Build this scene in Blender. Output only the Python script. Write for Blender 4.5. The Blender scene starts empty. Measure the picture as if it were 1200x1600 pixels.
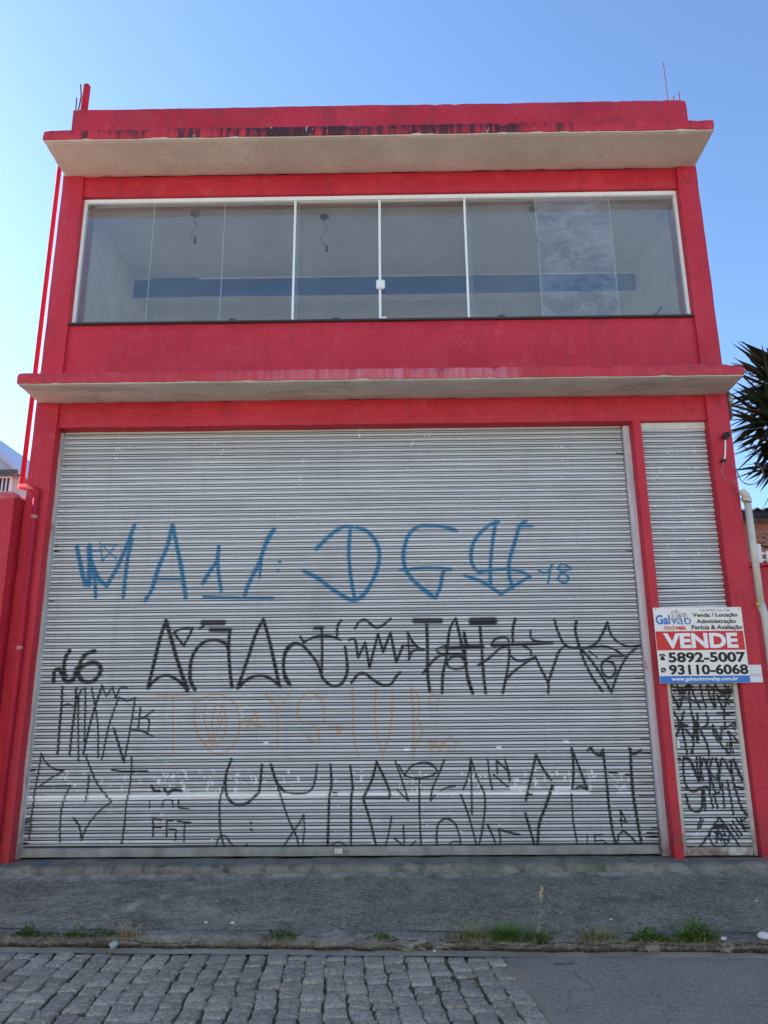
import bpy, math, random
import numpy as np
from mathutils import Vector, noise, Matrix

S = bpy.context.scene
C = S.collection
rnd = random.Random(7)

# ------------------------------------------------------------------ camera
F_PX = 1202.0
PITCH, YAW, ROLL = [math.radians(a) for a in (15.0286, -0.6609, -0.4457)]
CAM = np.array([0.0, -8.0, 1.317])
_cy, _sy = math.cos(YAW), math.sin(YAW)
FW = np.array([_sy * math.cos(PITCH), _cy * math.cos(PITCH), math.sin(PITCH)])
_R0 = np.array([_cy, -_sy, 0.0])
_U0 = np.cross(_R0, FW)
RT = _R0 * math.cos(ROLL) + _U0 * math.sin(ROLL)
UP = -_R0 * math.sin(ROLL) + _U0 * math.cos(ROLL)
cd = bpy.data.cameras.new('camera')
cd.sensor_fit = 'VERTICAL'
cd.sensor_height = 36.0
cd.lens = F_PX / 1600.0 * 36.0
cd.clip_start = 0.05
cd.clip_end = 3000
cam = bpy.data.objects.new('camera', cd)
C.objects.link(cam)
M = Matrix(((RT[0], UP[0], -FW[0], CAM[0]), (RT[1], UP[1], -FW[1], CAM[1]), (RT[2], UP[2], -FW[2], CAM[2]), (0, 0, 0, 1)))
cam.matrix_world = M
S.camera = cam

# ------------------------------------------------------------------ light
SUN_EL, SUN_AZ = math.radians(27), math.radians(-58)     # azimuth from +Y, to the left; behind the building
w = bpy.data.worlds.new('World')
S.world = w
w.use_nodes = True
wn = w.node_tree
bg = wn.nodes['Background']
sky = wn.nodes.new('ShaderNodeTexSky')
sky.sky_type = 'NISHITA'
sky.sun_disc = False
sky.sun_elevation = SUN_EL
sky.sun_rotation = SUN_AZ
sky.air_density = 1.0
sky.dust_density = 0.35
sky.ozone_density = 4.5
wn.links.new(sky.outputs[0], bg.inputs[0])
bg.inputs[1].default_value = 0.078
ld = bpy.data.lights.new('sun', 'SUN')
ld.energy = 4.6
ld.angle = math.radians(0.5)
ld.color = (1.0, 0.93, 0.84)
sun = bpy.data.objects.new('sun', ld)
C.objects.link(sun)
sd = Vector((math.sin(SUN_AZ) * math.cos(SUN_EL), math.cos(SUN_AZ) * math.cos(SUN_EL), math.sin(SUN_EL)))
sun.rotation_euler = sd.to_track_quat('Z', 'Y').to_euler()
S.view_settings.view_transform = 'Standard'
S.view_settings.look = 'None'
S.view_settings.gamma = 1
S.view_settings.exposure = 2.08
S.render.engine = 'CYCLES'
S.cycles.max_bounces = 16
S.cycles.diffuse_bounces = 8
S.cycles.transparent_max_bounces = 16

# ------------------------------------------------------------------ helpers
def at(px, py, Y=0.0):
    d = FW + RT * (px - 600) / F_PX + UP * (800 - py) / F_PX
    return CAM + d * ((Y - CAM[1]) / d[1])

def at_z(px, py, Z):
    d = FW + RT * (px - 600) / F_PX + UP * (800 - py) / F_PX
    return CAM + d * ((Z - CAM[2]) / d[2])

class MB:
    def __init__(s):
        s.v, s.f = [], []
    def add(s, vs, fs):
        o = len(s.v)
        s.v += [tuple(map(float, p)) for p in vs]
        s.f += [tuple(i + o for i in f) for f in fs]
    def box(s, x0, x1, y0, y1, z0, z1):
        s.add([(x0, y0, z0), (x1, y0, z0), (x1, y1, z0), (x0, y1, z0), (x0, y0, z1), (x1, y0, z1), (x1, y1, z1), (x0, y1, z1)],
              [(3, 2, 1, 0), (4, 5, 6, 7), (0, 1, 5, 4), (1, 2, 6, 5), (2, 3, 7, 6), (3, 0, 4, 7)])
    def bbox(s, x0, x1, y0, y1, z0, z1, b=0.004):
        """box with chamfered edges"""
        b = min(b, (x1 - x0) * .45, (y1 - y0) * .45, (z1 - z0) * .45)
        vs, fs, idx = [], [], {}
        lo, hi = (x0, y0, z0), (x1, y1, z1)
        for cx in (0, 1):
            for cy in (0, 1):
                for cz in (0, 1):
                    c = (cx, cy, cz)
                    for ax in range(3):
                        p = [(hi[i] if c[i] else lo[i]) if i == ax else ((hi[i] - b) if c[i] else (lo[i] + b)) for i in range(3)]
                        idx[c, ax] = len(vs)
                        vs.append(p)
        for ax in range(3):
            a, e = [(1, 2), (2, 0), (0, 1)][ax]
            for sgn in (0, 1):
                q = []
                for da, de in ((0, 0), (1, 0), (1, 1), (0, 1)):
                    c = [0, 0, 0]; c[ax] = sgn; c[a] = da; c[e] = de
                    q.append(idx[tuple(c), ax])
                fs.append(tuple(q if sgn else q[::-1]))
            # edges along axis ax
            for da in (0, 1):
                for de in (0, 1):
                    c0 = [0, 0, 0]; c0[a] = da; c0[e] = de
                    c1 = list(c0); c1[ax] = 1
                    c0, c1 = tuple(c0), tuple(c1)
                    q = [idx[c0, a], idx[c1, a], idx[c1, e], idx[c0, e]]
                    fs.append(tuple(q if (da == de) else q[::-1]))
        for c in [(i, j, k) for i in (0, 1) for j in (0, 1) for k in (0, 1)]:
            q = [idx[c, 0], idx[c, 1], idx[c, 2]]
            fs.append(tuple(q if sum(c) % 2 else q[::-1]))
        s.add(vs, fs)
    def rbox(s, x0, x1, y0, y1, z0, z1, res=0.1, amp=0.006, seed=0, freq=2.5, chip=0.0, edge=0.006):
        """subdivided box of hand-trowelled plaster: wavering faces, soft and slightly broken edges"""
        n = [max(1, int(round((b - a) / res))) for a, b in ((x0, x1), (y0, y1), (z0, z1))]
        n = [min(k, 160) for k in n]
        lo, hi = (x0, y0, z0), (x1, y1, z1)
        idx, vs, fs = {}, [], []
        def vid(i):
            if i not in idx:
                p = Vector([lo[k] + (hi[k] - lo[k]) * i[k] / n[k] for k in range(3)])
                on = [k for k in range(3) if i[k] in (0, n[k])]
                q = p + noise.noise_vector(p * freq + Vector((seed * 7.3, 1, 2))) * amp + noise.noise_vector(p * freq * 7 + Vector((seed, 3, 1))) * amp * .35
                if len(on) > 1:
                    e = edge + chip * max(0, noise.noise(p * 9 + Vector((seed, 9, 4)))) ** 1.5
                    for k in on:
                        q[k] += e if i[k] == 0 else -e
                idx[i] = len(vs)
                vs.append(q)
            return idx[i]
        for ax in range(3):
            a, e = [(1, 2), (2, 0), (0, 1)][ax]
            for sgn in (0, n[ax]):
                for i in range(n[a]):
                    for j in range(n[e]):
                        q = []
                        for di, dj in ((0, 0), (1, 0), (1, 1), (0, 1)):
                            c = [0, 0, 0]; c[ax] = sgn; c[a] = i + di; c[e] = j + dj
                            q.append(vid(tuple(c)))
                        fs.append(tuple(q if sgn else q[::-1]))
        s.add(vs, fs)
    def tube(s, pts, r, n=10, caps=True):
        pts = [Vector(p) for p in pts]
        rs = r if isinstance(r, (list, tuple)) else [r] * len(pts)
        rings = []
        t0 = (pts[1] - pts[0]).normalized()
        a = t0.orthogonal().normalized()
        for k, p in enumerate(pts):
            t = (pts[min(k + 1, len(pts) - 1)] - pts[max(k - 1, 0)]).normalized()
            a = (a - t * a.dot(t)).normalized()
            b = t.cross(a)
            rings.append([p + (a * math.cos(2 * math.pi * j / n) + b * math.sin(2 * math.pi * j / n)) * rs[k] for j in range(n)])
        vs = [q for rg in rings for q in rg]
        fs = []
        for k in range(len(rings) - 1):
            for j in range(n):
                fs.append((k * n + j, k * n + (j + 1) % n, (k + 1) * n + (j + 1) % n, (k + 1) * n + j))
        if caps:
            fs.append(tuple(range(n))[::-1])
            fs.append(tuple((len(rings) - 1) * n + j for j in range(n)))
        s.add(vs, fs)
    def blob(s, c, r, n=2, amp=.25, seed=0, sq=(1, 1, 1)):
        import bmesh
        bm = bmesh.new()
        bmesh.ops.create_icosphere(bm, subdivisions=n, radius=1)
        vs = []
        for v in bm.verts:
            p = v.co.copy()
            k = 1 + amp * noise.noise(p * 1.7 + Vector((seed * 3.1, seed, 0))) + amp * .5 * noise.noise(p * 4 + Vector((seed, 0, 5)))
            vs.append((c[0] + p.x * k * r * sq[0], c[1] + p.y * k * r * sq[1], c[2] + p.z * k * r * sq[2]))
        fs = [tuple(v.index for v in f.verts) for f in bm.faces]
        bm.free()
        s.add(vs, fs)
    def poly(s, pts, y0, y1):
        """outline in x,z extruded between two y"""
        n = len(pts)
        s.add([(p[0], y0, p[1]) for p in pts] + [(p[0], y1, p[1]) for p in pts],
              [tuple(range(n)), tuple(range(2 * n - 1, n - 1, -1))] + [(i, n + i, n + (i + 1) % n, (i + 1) % n) for i in range(n)])
    def build(s, name, mat, parent=None, smooth=False, label=None):
        me = bpy.data.meshes.new(name)
        off = parent_loc(parent)
        me.from_pydata([(p[0] - off[0], p[1] - off[1], p[2] - off[2]) for p in s.v], [], s.f)
        me.materials.append(mat)
        if smooth:
            me.polygons.foreach_set('use_smooth', [True] * len(me.polygons))
        me.update()
        o = bpy.data.objects.new(name, me)
        C.objects.link(o)
        if parent:
            o.parent = parent
        if label:
            o['label'] = label
        return o

def parent_loc(p):
    v = Vector((0, 0, 0))
    while p:
        v += p.location
        p = p.parent
    return v

def thing(name, label, cat, loc=(0, 0, 0), group=None):
    o = bpy.data.objects.new(name, None)
    C.objects.link(o)
    o.location = loc
    o.empty_display_size = .2
    o['label'] = label
    o['category'] = cat
    if group:
        o['group'] = group
    return o

def tag(o, label, cat, group=None):
    o['label'] = label
    o['category'] = cat
    if group:
        o['group'] = group
    return o

def kind(o, k, label=None):
    o['kind'] = k
    if label:
        o['label'] = label
    return o

# ------------------------------------------------------------------ materials
class NT:
    def __init__(s, name, rough=.7, spec=.3):
        s.m = bpy.data.materials.new(name)
        s.m.use_nodes = True
        s.t = s.m.node_tree
        s.b = s.t.nodes['Principled BSDF']
        s.b.inputs['Roughness'].default_value = rough
        s.b.inputs['Specular IOR Level'].default_value = spec
        s.tc = s.t.nodes.new('ShaderNodeTexCoord')
        s.geo = None
    def link(s, a, b):
        s.t.links.new(a, b)
    def set(s, sock, v):
        if hasattr(v, 'links'):
            s.link(v, sock)
        elif v is not None:
            if isinstance(v, (tuple, list)) and len(v) == 3 and len(sock.default_value) == 4:
                v = (*v, 1)
            sock.default_value = v
    def noise(s, scale, detail=4, rough=.55, stretch=None, off=(0, 0, 0), vec=None, dist=0):
        n = s.t.nodes.new('ShaderNodeTexNoise')
        n.inputs['Scale'].default_value = scale
        n.inputs['Detail'].default_value = detail
        n.inputs['Roughness'].default_value = rough
        n.inputs['Distortion'].default_value = dist
        mp = s.t.nodes.new('ShaderNodeMapping')
        if stretch:
            mp.inputs['Scale'].default_value = stretch
        mp.inputs['Location'].default_value = off
        s.link(vec or s.tc.outputs['Object'], mp.inputs[0])
        s.link(mp.outputs[0], n.inputs['Vector'])
        return n.outputs['Fac']
    def voro(s, scale, feature='F1', stretch=None, rand=1):
        n = s.t.nodes.new('ShaderNodeTexVoronoi')
        n.feature = feature
        n.inputs['Scale'].default_value = scale
        n.inputs['Randomness'].default_value = rand
        mp = s.t.nodes.new('ShaderNodeMapping')
        if stretch:
            mp.inputs['Scale'].default_value = stretch
        s.link(s.tc.outputs['Object'], mp.inputs[0])
        s.link(mp.outputs[0], n.inputs['Vector'])
        return n
    def ramp(s, fac, stops):
        r = s.t.nodes.new('ShaderNodeValToRGB')
        e = r.color_ramp.elements
        for k, (p, c) in enumerate(stops):
            if k >= 2:
                e.new(p)
            e[k].position = p
            if not isinstance(c, (tuple, list)):
                c = (c, c, c)
            e[k].color = (*c, 1)
        s.link(fac, r.inputs[0])
        return r.outputs[0]
    def mix(s, fac, a, b, mode='MIX'):
        m = s.t.nodes.new('ShaderNodeMix')
        m.data_type = 'RGBA'
        m.blend_type = mode
        s.set(m.inputs[0], fac)
        s.set(m.inputs[6], a)
        s.set(m.inputs[7], b)
        return m.outputs[2]
    def math(s, op, a, b=None, clamp=False):
        m = s.t.nodes.new('ShaderNodeMath')
        m.operation = op
        m.use_clamp = clamp
        s.set(m.inputs[0], a)
        if b is not None:
            s.set(m.inputs[1], b)
        return m.outputs[0]
    def rng(s, v, a, b, c=0, d=1):
        m = s.t.nodes.new('ShaderNodeMapRange')
        m.inputs[1].default_value, m.inputs[2].default_value, m.inputs[3].default_value, m.inputs[4].default_value = a, b, c, d
        s.link(v, m.inputs[0])
        return m.outputs[0]
    def sep(s, sock=None):
        n = s.t.nodes.new('ShaderNodeSeparateXYZ')
        s.link(sock or s.tc.outputs['Object'], n.inputs[0])
        return n.outputs
    def attr(s, name, out='Fac'):
        n = s.t.nodes.new('ShaderNodeAttribute')
        n.attribute_name = name
        return n.outputs[out]
    def bump(s, h, strength=.3, dist=.01):
        n = s.t.nodes.new('ShaderNodeBump')
        n.inputs['Strength'].default_value = strength
        n.inputs['Distance'].default_value = dist
        prev = s.b.inputs['Normal'].links
        if prev:
            s.link(prev[0].from_socket, n.inputs['Normal'])
        s.link(h, n.inputs['Height'])
        s.link(n.outputs[0], s.b.inputs['Normal'])
    def color(s, c):
        s.set(s.b.inputs['Base Color'], c)
    def rough(s, v):
        s.set(s.b.inputs['Roughness'], v)

RED = (0.53, 0.030, 0.058)
def red_paint(name, weather=None):
    n = NT(name, .55, .35)
    big = n.noise(.9, 5, .6)
    mid = n.noise(7, 6, .65, off=(3, 1, 2))
    c = n.mix(n.rng(big, .35, .65), (0.46, .016, .029), (0.56, .026, .044))
    c = n.mix(n.rng(mid, .54, .72, 0, .4), c, (0.60, .09, .12))
    c = n.mix(n.rng(n.noise(3.2, 7, .7, off=(9, 4, 6), stretch=(1, 1, .35)), .56, .70, 0, .55), c, (.29, .018, .035))
    chips = n.noise(38, 3, .6, off=(2, 8, 1))
    c = n.mix(n.rng(chips, .735, .76), c, (.62, .36, .34))
    x, y, z = n.sep()
    if weather == 'upper':
        st = n.noise(1.0, 5, .75, stretch=(5.5, 1, 1.2), off=(1.3, 0, 0))
        st2 = n.noise(1.0, 6, .7, stretch=(22, 3, 1.6), off=(4, 0, 3))
        win = n.math('MULTIPLY', n.rng(x, -3.6, -1.0, .25, 1), n.rng(x, 2.2, .75, .1, 1))
        far = n.math('MULTIPLY_ADD', win, .135)
        n.t.nodes[-1].inputs[2].default_value = .002
        s1 = n.math('ADD', n.math('ADD', n.math('MULTIPLY', st, .5), n.math('MULTIPLY', st2, .5)), far)
        s1 = n.math('ADD', s1, n.rng(z, 7.78, 7.92, -.012, .022))
        edge_ = n.math('MULTIPLY', n.rng(n.noise(1.0, 6, .7, stretch=(6, 1, 2), off=(2, 0, 5)), .48, .62), n.rng(z, 7.87, 7.925))
        c = n.mix(n.math('MULTIPLY', edge_, .8), c, (.045, .03, .03))
        mold = n.rng(s1, .55, .64)
        c = n.mix(n.rng(st2, .60, .74, 0, .5), c, (.58, .22, .26))
        c = n.mix(n.math('MULTIPLY', mold, .93), c, (.022, .014, .016))
        c = n.mix(n.math('MULTIPLY', n.rng(n.noise(26, 3, .6, stretch=(1, 1, .4)), .68, .74), win), c, (.60, .50, .48))
    if weather == 'lower':
        st2 = n.noise(1.0, 6, .7, stretch=(16, 3, 1.2), off=(4, 0, 3))
        win = n.math('MULTIPLY', n.rng(x, -2.0, -.5, .15, 1), n.rng(x, 1.40, 1.34, .12, 1))
        c = n.mix(n.math('MULTIPLY', n.rng(st2, .35, .65, .1, .75), win), c, (.60, .24, .28))
        g = n.noise(1.0, 6, .7, stretch=(5, 3, 3), off=(8, 0, 3))
        c = n.mix(n.math('MULTIPLY', n.rng(g, .56, .70), n.rng(z, 4.82, 4.93)), c, (.12, .05, .05))
    if weather == 'parapet':
        g = n.noise(1.0, 6, .7, stretch=(3, 3, 1), off=(8, 0, 3))
        c = n.mix(n.math('MULTIPLY', n.rng(g, .45, .75, 0, .7), n.rng(z, 8.3, 8.75)), c, (.10, .035, .045))
    ck = n.math('ABSOLUTE', n.math('SUBTRACT', n.noise(1.7, 5, .6, dist=1.2, off=(5, 2, 9)), .5))
    c = n.mix(n.math('MULTIPLY', n.rng(ck, .0035, .0), n.rng(n.noise(.7, 2, off=(1, 3, 3)), .50, .60, 0, .75)), c, (.12, .012, .02))
    run = n.noise(1.0, 5, .7, stretch=(13, 2, .45), off=(6, 0, 2))
    fade = n.noise(1.0, 6, .7, stretch=(1.1, 1, .8), off=(4, 8, 2))
    c = n.mix(n.rng(fade, .52, .70, 0, .28), c, (.58, .07, .10))
    c = n.mix(n.rng(run, .55, .72, 0, .50), c, (.30, .020, .036))
    c = n.mix(n.math('MULTIPLY', n.rng(z, .55, .0), n.rng(mid, .42, .62)), c, (.22, .05, .05))
    n.color(c)
    n.rough(n.rng(mid, .3, .7, .45, .65))
    n.bump(n.noise(5, 6, .65, stretch=(.5, 1, 2.2), off=(2, 4, 1)), .45, .02)
    n.bump(n.noise(60, 4, .6), .25, .004)
    n.bump(n.noise(9, 5, .6, off=(1, 1, 7)), .35, .012)
    return n.m

def plain(name, col, rough=.6, spec=.3, var=.12, scale=8, bump=.15, metal=0):
    n = NT(name, rough, spec)
    v = n.noise(scale, 5, .6)
    lo = tuple(c * (1 - var) for c in col)
    hi = tuple(min(1, c * (1 + var)) for c in col)
    n.color(n.mix(n.rng(v, .3, .7), lo, hi))
    n.b.inputs['Metallic'].default_value = metal
    if bump:
        n.bump(n.noise(scale * 8, 3, .6), bump, .004)
    return n.m

def concrete_soffit(name, base, green=False):
    n = NT(name, .85, .2)
    c = n.mix(n.rng(n.noise(1.6, 6, .65), .3, .7), tuple(k * .85 for k in base), tuple(k * 1.12 for k in base))
    c = n.mix(n.rng(n.noise(6, 6, .7, stretch=(.35, 1, 1), off=(3, 3, 3)), .57, .72, 0, .5), c, (base[0] * 1.2, base[1] * 1.1, base[2] * 1.0))
    if green:
        c = n.mix(n.rng(n.noise(1.0, 6, .7, stretch=(1, 5, 2), off=(1, 2, 0)), .50, .72, 0, .7), c, (.27, .25, .19))
        c = n.mix(n.rng(n.noise(2.2, 6, .7, off=(5, 2, 0)), .56, .70, 0, .6), c, (.22, .21, .16))
    # shrinkage cracks
    v = n.noise(2.2, 4, .6, dist=1.5, off=(7, 2, 1))
    cr = n.math('ABSOLUTE', n.math('SUBTRACT', v, .5))
    c = n.mix(n.math('MULTIPLY', n.rng(cr, .004, .0), n.rng(n.noise(.8, 2), .55, .65, 0, .8)), c, (.08, .065, .055))
    n.color(c)
    n.bump(n.noise(45, 5, .65), .35, .006)
    n.bump(n.noise(5, 5, .6, stretch=(.4, 1, 1)), .4, .02)
    return n.m

def shutter_metal(name, tint=(.66, .675, .665)):
    n = NT(name, .42, .45)
    v = n.noise(2.2, 5, .6, stretch=(.5, 1, 3))
    v2 = n.noise(30, 4, .6, stretch=(.25, 1, 1))
    c = n.mix(n.rng(v, .3, .7), tuple(k * .88 for k in tint), tuple(k * 1.08 for k in tint))
    c = n.mix(n.rng(v2, .58, .75, 0, .35), c, tuple(k * .62 for k in tint))
    x, y, z = n.sep()
    # greyer grime low on the door and near the guides
    dirt = n.math('MULTIPLY', n.rng(z, 1.1, .0), n.rng(n.noise(1.3, 5, .7), .35, .7))
    c = n.mix(n.math('MULTIPLY', dirt, .45), c, (.30, .30, .28))
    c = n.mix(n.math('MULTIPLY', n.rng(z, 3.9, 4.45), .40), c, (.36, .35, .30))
    ru = n.noise(1.0, 6, .75, stretch=(1.6, 1, .5), off=(3, 1, 9))
    c = n.mix(n.math('MULTIPLY', n.rng(ru, .56, .70), .35), c, (.40, .385, .35))
    dr = n.noise(1.0, 5, .7, stretch=(14, 1, .35), off=(8, 1, 2))
    c = n.mix(n.math('MULTIPLY', n.rng(dr, .56, .72), .38), c, (.42, .42, .40))
    # shade painted between slat faces: mid strip greyed, groove floors near black
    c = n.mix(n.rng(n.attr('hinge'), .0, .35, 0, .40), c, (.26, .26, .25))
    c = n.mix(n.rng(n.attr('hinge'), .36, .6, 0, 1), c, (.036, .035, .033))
    c = n.mix(n.attr('orange'), c, (.60, .27, .06))
    c = n.mix(n.attr('blue'), c, (.002, .19, .37))
    c = n.mix(n.attr('white'), c, (.93, .94, .93))
    c = n.mix(n.attr('black'), c, (.012, .012, .014))
    n.color(c)
    n.rough(n.mix(n.attr('black'), n.rng(v2, .3, .7, .36, .55), (.75, .75, .75)))
    n.b.inputs['Metallic'].default_value = 0.0
    n.bump(n.noise(120, 2, .5, stretch=(.2, 1, 1)), .08, .002)
    return n.m

def glass(name, dirt=0.05, tint=(.86, .93, .90), patch=False):  # dirt: dust film, also strengthened as haze to lighten the dark room
    n = NT(name)
    t = n.t
    tr = t.nodes.new('ShaderNodeBsdfTransparent')
    tr.inputs[0].default_value = (*tint, 1)
    gl = t.nodes.new('ShaderNodeBsdfGlossy')
    gl.inputs['Roughness'].default_value = 0.0
    fr = t.nodes.new('ShaderNodeFresnel')
    fr.inputs['IOR'].default_value = 1.52
    f2 = n.math('MULTIPLY', fr.outputs[0], .95, True)
    m1 = t.nodes.new('ShaderNodeMixShader')
    n.link(f2, m1.inputs[0]); n.link(tr.outputs[0], m1.inputs[1]); n.link(gl.outputs[0], m1.inputs[2])
    df = t.nodes.new('ShaderNodeBsdfDiffuse')
    df.inputs[0].default_value = (.62, .68, .74, 1) if patch else (.6, .62, .58, 1)
    m2 = t.nodes.new('ShaderNodeMixShader')
    if patch:
        k = n.math('MULTIPLY', n.rng(n.noise(2.6, 9, .8, stretch=(1, 1, 1.3)), .40, .62, .25, 1), dirt)
        k = n.math('ADD', k, n.math('MULTIPLY', n.rng(n.noise(40, 6, .75, stretch=(.35, 1, 1)), .45, .65), dirt * .5))
    else:
        k = n.math('MULTIPLY', n.rng(n.noise(2, 6, .7, stretch=(1, 1, .5)), .3, .7, .4, 1), dirt)  # dust film, also strengthened as haze to lighten the dark room
    n.link(k, m2.inputs[0]); n.link(m1.outputs[0], m2.inputs[1]); n.link(df.outputs[0], m2.inputs[2])
    n.link(m2.outputs[0], t.nodes['Material Output'].inputs['Surface'])
    t.nodes.remove(n.b)
    return n.m

def leafy(name, a, b, trans=.25):
    n = NT(name, .5, .3)
    n.color(n.mix(n.noise(6, 3), a, b))
    if trans:
        n.b.inputs['Subsurface Weight'].default_value = 0
    return n.m

MAT = {}
MAT['red'] = red_paint('red_plaster')
MAT['red_upper'] = red_paint('red_plaster_mouldy', 'upper')
MAT['red_lower'] = red_paint('red_plaster_faded', 'lower')
MAT['red_parapet'] = red_paint('red_plaster_parapet', 'parapet')
MAT['soffit_up'] = concrete_soffit('cream_soffit_render', (.60, .515, .44))
MAT['soffit_low'] = concrete_soffit('grey_soffit_render', (.52, .485, .42), True)
MAT['plaster_in'] = plain('grey_inner_plaster', (.88, .87, .84), .8, .2, .10, 2.5, .3)
MAT['ceil_in'] = plain('grey_inner_ceiling', (.78, .77, .76), .8, .2, .08, 1.8, .2)
MAT['blue_in'] = plain('blue_beam_paint', (.012, .095, .31), .6, .3, .12, 5, .2)
MAT['white'] = plain('white_frame_paint', (.80, .79, .76), .4, .4, .05, 12, .05)
MAT['cream'] = plain('cream_door_paint', (.62, .60, .53), .5, .35, .12, 10, .15)
MAT['dark'] = plain('dark_metal', (.02, .02, .022), .5, .4, .2, 20, .1)
MAT['black'] = plain('black_lettering', (.012, .012, .014), .5, .3, 0, 1, 0)
MAT['shutter'] = shutter_metal('painted_steel_slats')
MAT['glass'] = glass('window_glass', .085, (.98, .99, .985))
MAT['glass_dusty'] = glass('dusty_window_glass', .13, (.955, .98, .965))
MAT['glass_stained'] = glass('stained_window_glass', .17, (.965, .98, .985), True)
MAT['red_pipe'] = plain('red_pipe_paint', (.46, .03, .05), .9, .05, .15, 10, .1)

# ================================================================== BUILDING
XL0, XL, XC1, XC2, XR1, XR = -4.007, -3.743, 2.669, 2.767, 3.497, 3.746
ZS_LOW, ZT_LOW, ZS_UP, ZT_UP = 4.784, 4.925, 7.783, 7.925
bld = thing('commercial_building', 'red painted two storey shop building with closed grey shutters and a long upstairs window', 'building')

def part(name, mat, *a, parent=None, **k):
    m = MB(); m.rbox(*a, **k)
    return m.build(name, MAT[mat], parent or bld)

# pillars
part('pillar', 'red', XL0, XL, 0, .42, -.05, ZS_LOW + .02, res=.09, amp=.006, seed=1)
part('pillar', 'red', XR1, XR, 0, .42, -.02, ZS_LOW + .02, res=.09, amp=.006, seed=2)
part('pillar', 'red', XC1, XC2, .012, .38, -.01, 4.50, res=.06, amp=.003, seed=3)
part('pillar', 'red', XL0, XL, 0.004, .42, ZT_LOW - .03, ZS_UP + .02, res=.09, amp=.006, seed=4)
part('pillar', 'red', XR1, XR, 0.004, .42, ZT_LOW - .03, ZS_UP + .02, res=.09, amp=.006, seed=5)
# beams over the shutters and the window, wall below the window
part('beam', 'red', XL - .02, XR1 + .02, .035, .36, 4.49, ZS_LOW + .015, res=.08, amp=.004, seed=6)
part('beam', 'red', XL - .02, XR1 + .02, .045, .34, 7.505, ZS_UP + .015, res=.08, amp=.004, seed=7)
part('spandrel_wall', 'red', XL - .02, XR1 + .02, .045, .30, ZT_LOW - .03, 5.775, res=.08, amp=.006, seed=8)
# canopies: painted front edge and rendered underside
def canopy(x0, x1, yf, zs, zt, mf, ms, seed, amp):
    c = part('canopy', mf, x0, x1, yf, .05, zs + .012, zt, res=.05, amp=amp * .55, seed=seed, freq=3, chip=.03, edge=.006)
    m = MB(); m.rbox(x0 + .012, x1 - .012, yf + .012, .04, zs - .002, zs + .05, res=.05, amp=amp * .45, seed=seed, freq=3, chip=.012, edge=.006)
    m.build('soffit', MAT[ms], c)
    return c
canopy(XL0 + .01, XR - .01, -.60, ZS_UP, ZT_UP, 'red_upper', 'soffit_up', 11, .008)
canopy(XL0 + .005, XR + .005, -.485, ZS_LOW, ZT_LOW, 'red_lower', 'soffit_low', 12, .008)
part('parapet', 'red_parapet', XL0 + .03, XR - .02, .0, .16, ZT_UP - .05, 8.765, res=.08, amp=.006, seed=13, chip=.015)
# shell: side walls, back, roof, floors
part('side_wall', 'red', XL0 + .005, XL0 + .19, .40, 9.0, -.4, 8.3, res=.4, amp=.004, seed=14)
part('side_wall', 'red', XR - .15, XR - .005, .40, 9.0, -.4, 8.3, res=.4, amp=.004, seed=15)
part('back_wall', 'red', XL0 + .01, XR - .01, 9.0, 9.2, -.4, 8.3, res=.4, amp=.004, seed=16)
m = MB(); m.box(XL0 + .1, XR - .1, .10, 9.05, 8.0, 8.12); m.build('roof', MAT['soffit_low'], bld)
m = MB(); m.box(XL0 + .19, XR - .15, .3, 9.0, 4.93, 5.05); m.build('upper_floor', MAT['plaster_in'], bld)
m = MB(); m.box(XL0 + .19, XR - .15, .34, 9.0, 7.60, 7.75); m.build('ceiling', MAT['ceil_in'], bld)
m = MB(); m.box(XL0 + .19, XL - .035, .30, 7.0, 5.05, 7.60); m.build('interior_wall', MAT['plaster_in'], bld)
m = MB(); m.box(3.585, XR - .15, .30, 7.0, 5.05, 7.60); m.build('interior_wall', MAT['plaster_in'], bld)
m = MB(); m.box(XL0 + .19, XR - .15, 4.3, 4.4, 5.05, 7.60); m.build('interior_wall', MAT['plaster_in'], bld)  # unseen back wall, set forward so the ceiling gets brighter
# ceiling beam with a blue painted face
m = MB(); m.box(-3.775, 3.583, 2.012, 2.20, 7.292, 7.602)
cb = m.build('ceiling_beam', MAT['ceil_in'], bld)
m = MB(); m.rbox(-3.770, 3.578, 1.998, 2.012, 7.284, 7.585, res=.12, amp=.006, seed=3)
p1, p2 = at(238, 424, 2.0), at(310, 420, 2.0)
m.poly([(p1[0], 7.55), (p2[0], 7.55), (p2[0] + .02, 7.612), (p1[0] + .03, 7.605)], 1.996, 2.008)
m.build('painted_face', MAT['blue_in'], cb)
# two dark blue stripes painted on the right inner wall
for a, b in (((1019, 497), (1033, 478)), ((1028, 497), (1035, 490))):
    m = MB(); q = []
    for px, py in (a, (a[0] + 5, a[1]), (b[0] + 2, b[1] + 2), b):
        d = FW + RT * (px - 600) / F_PX + UP * (800 - py) / F_PX
        q.append(CAM + d * ((3.582 - CAM[0]) / d[0]))
    m.add([(3.583, p[1], p[2]) for p in q] + [(3.578, p[1], p[2]) for p in q], [(0, 1, 2, 3), (7, 6, 5, 4), (0, 4, 5, 1), (1, 5, 6, 2), (2, 6, 7, 3), (3, 7, 4, 0)])
    m.build('painted_stripe', MAT['blue_in'], bld)

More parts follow.
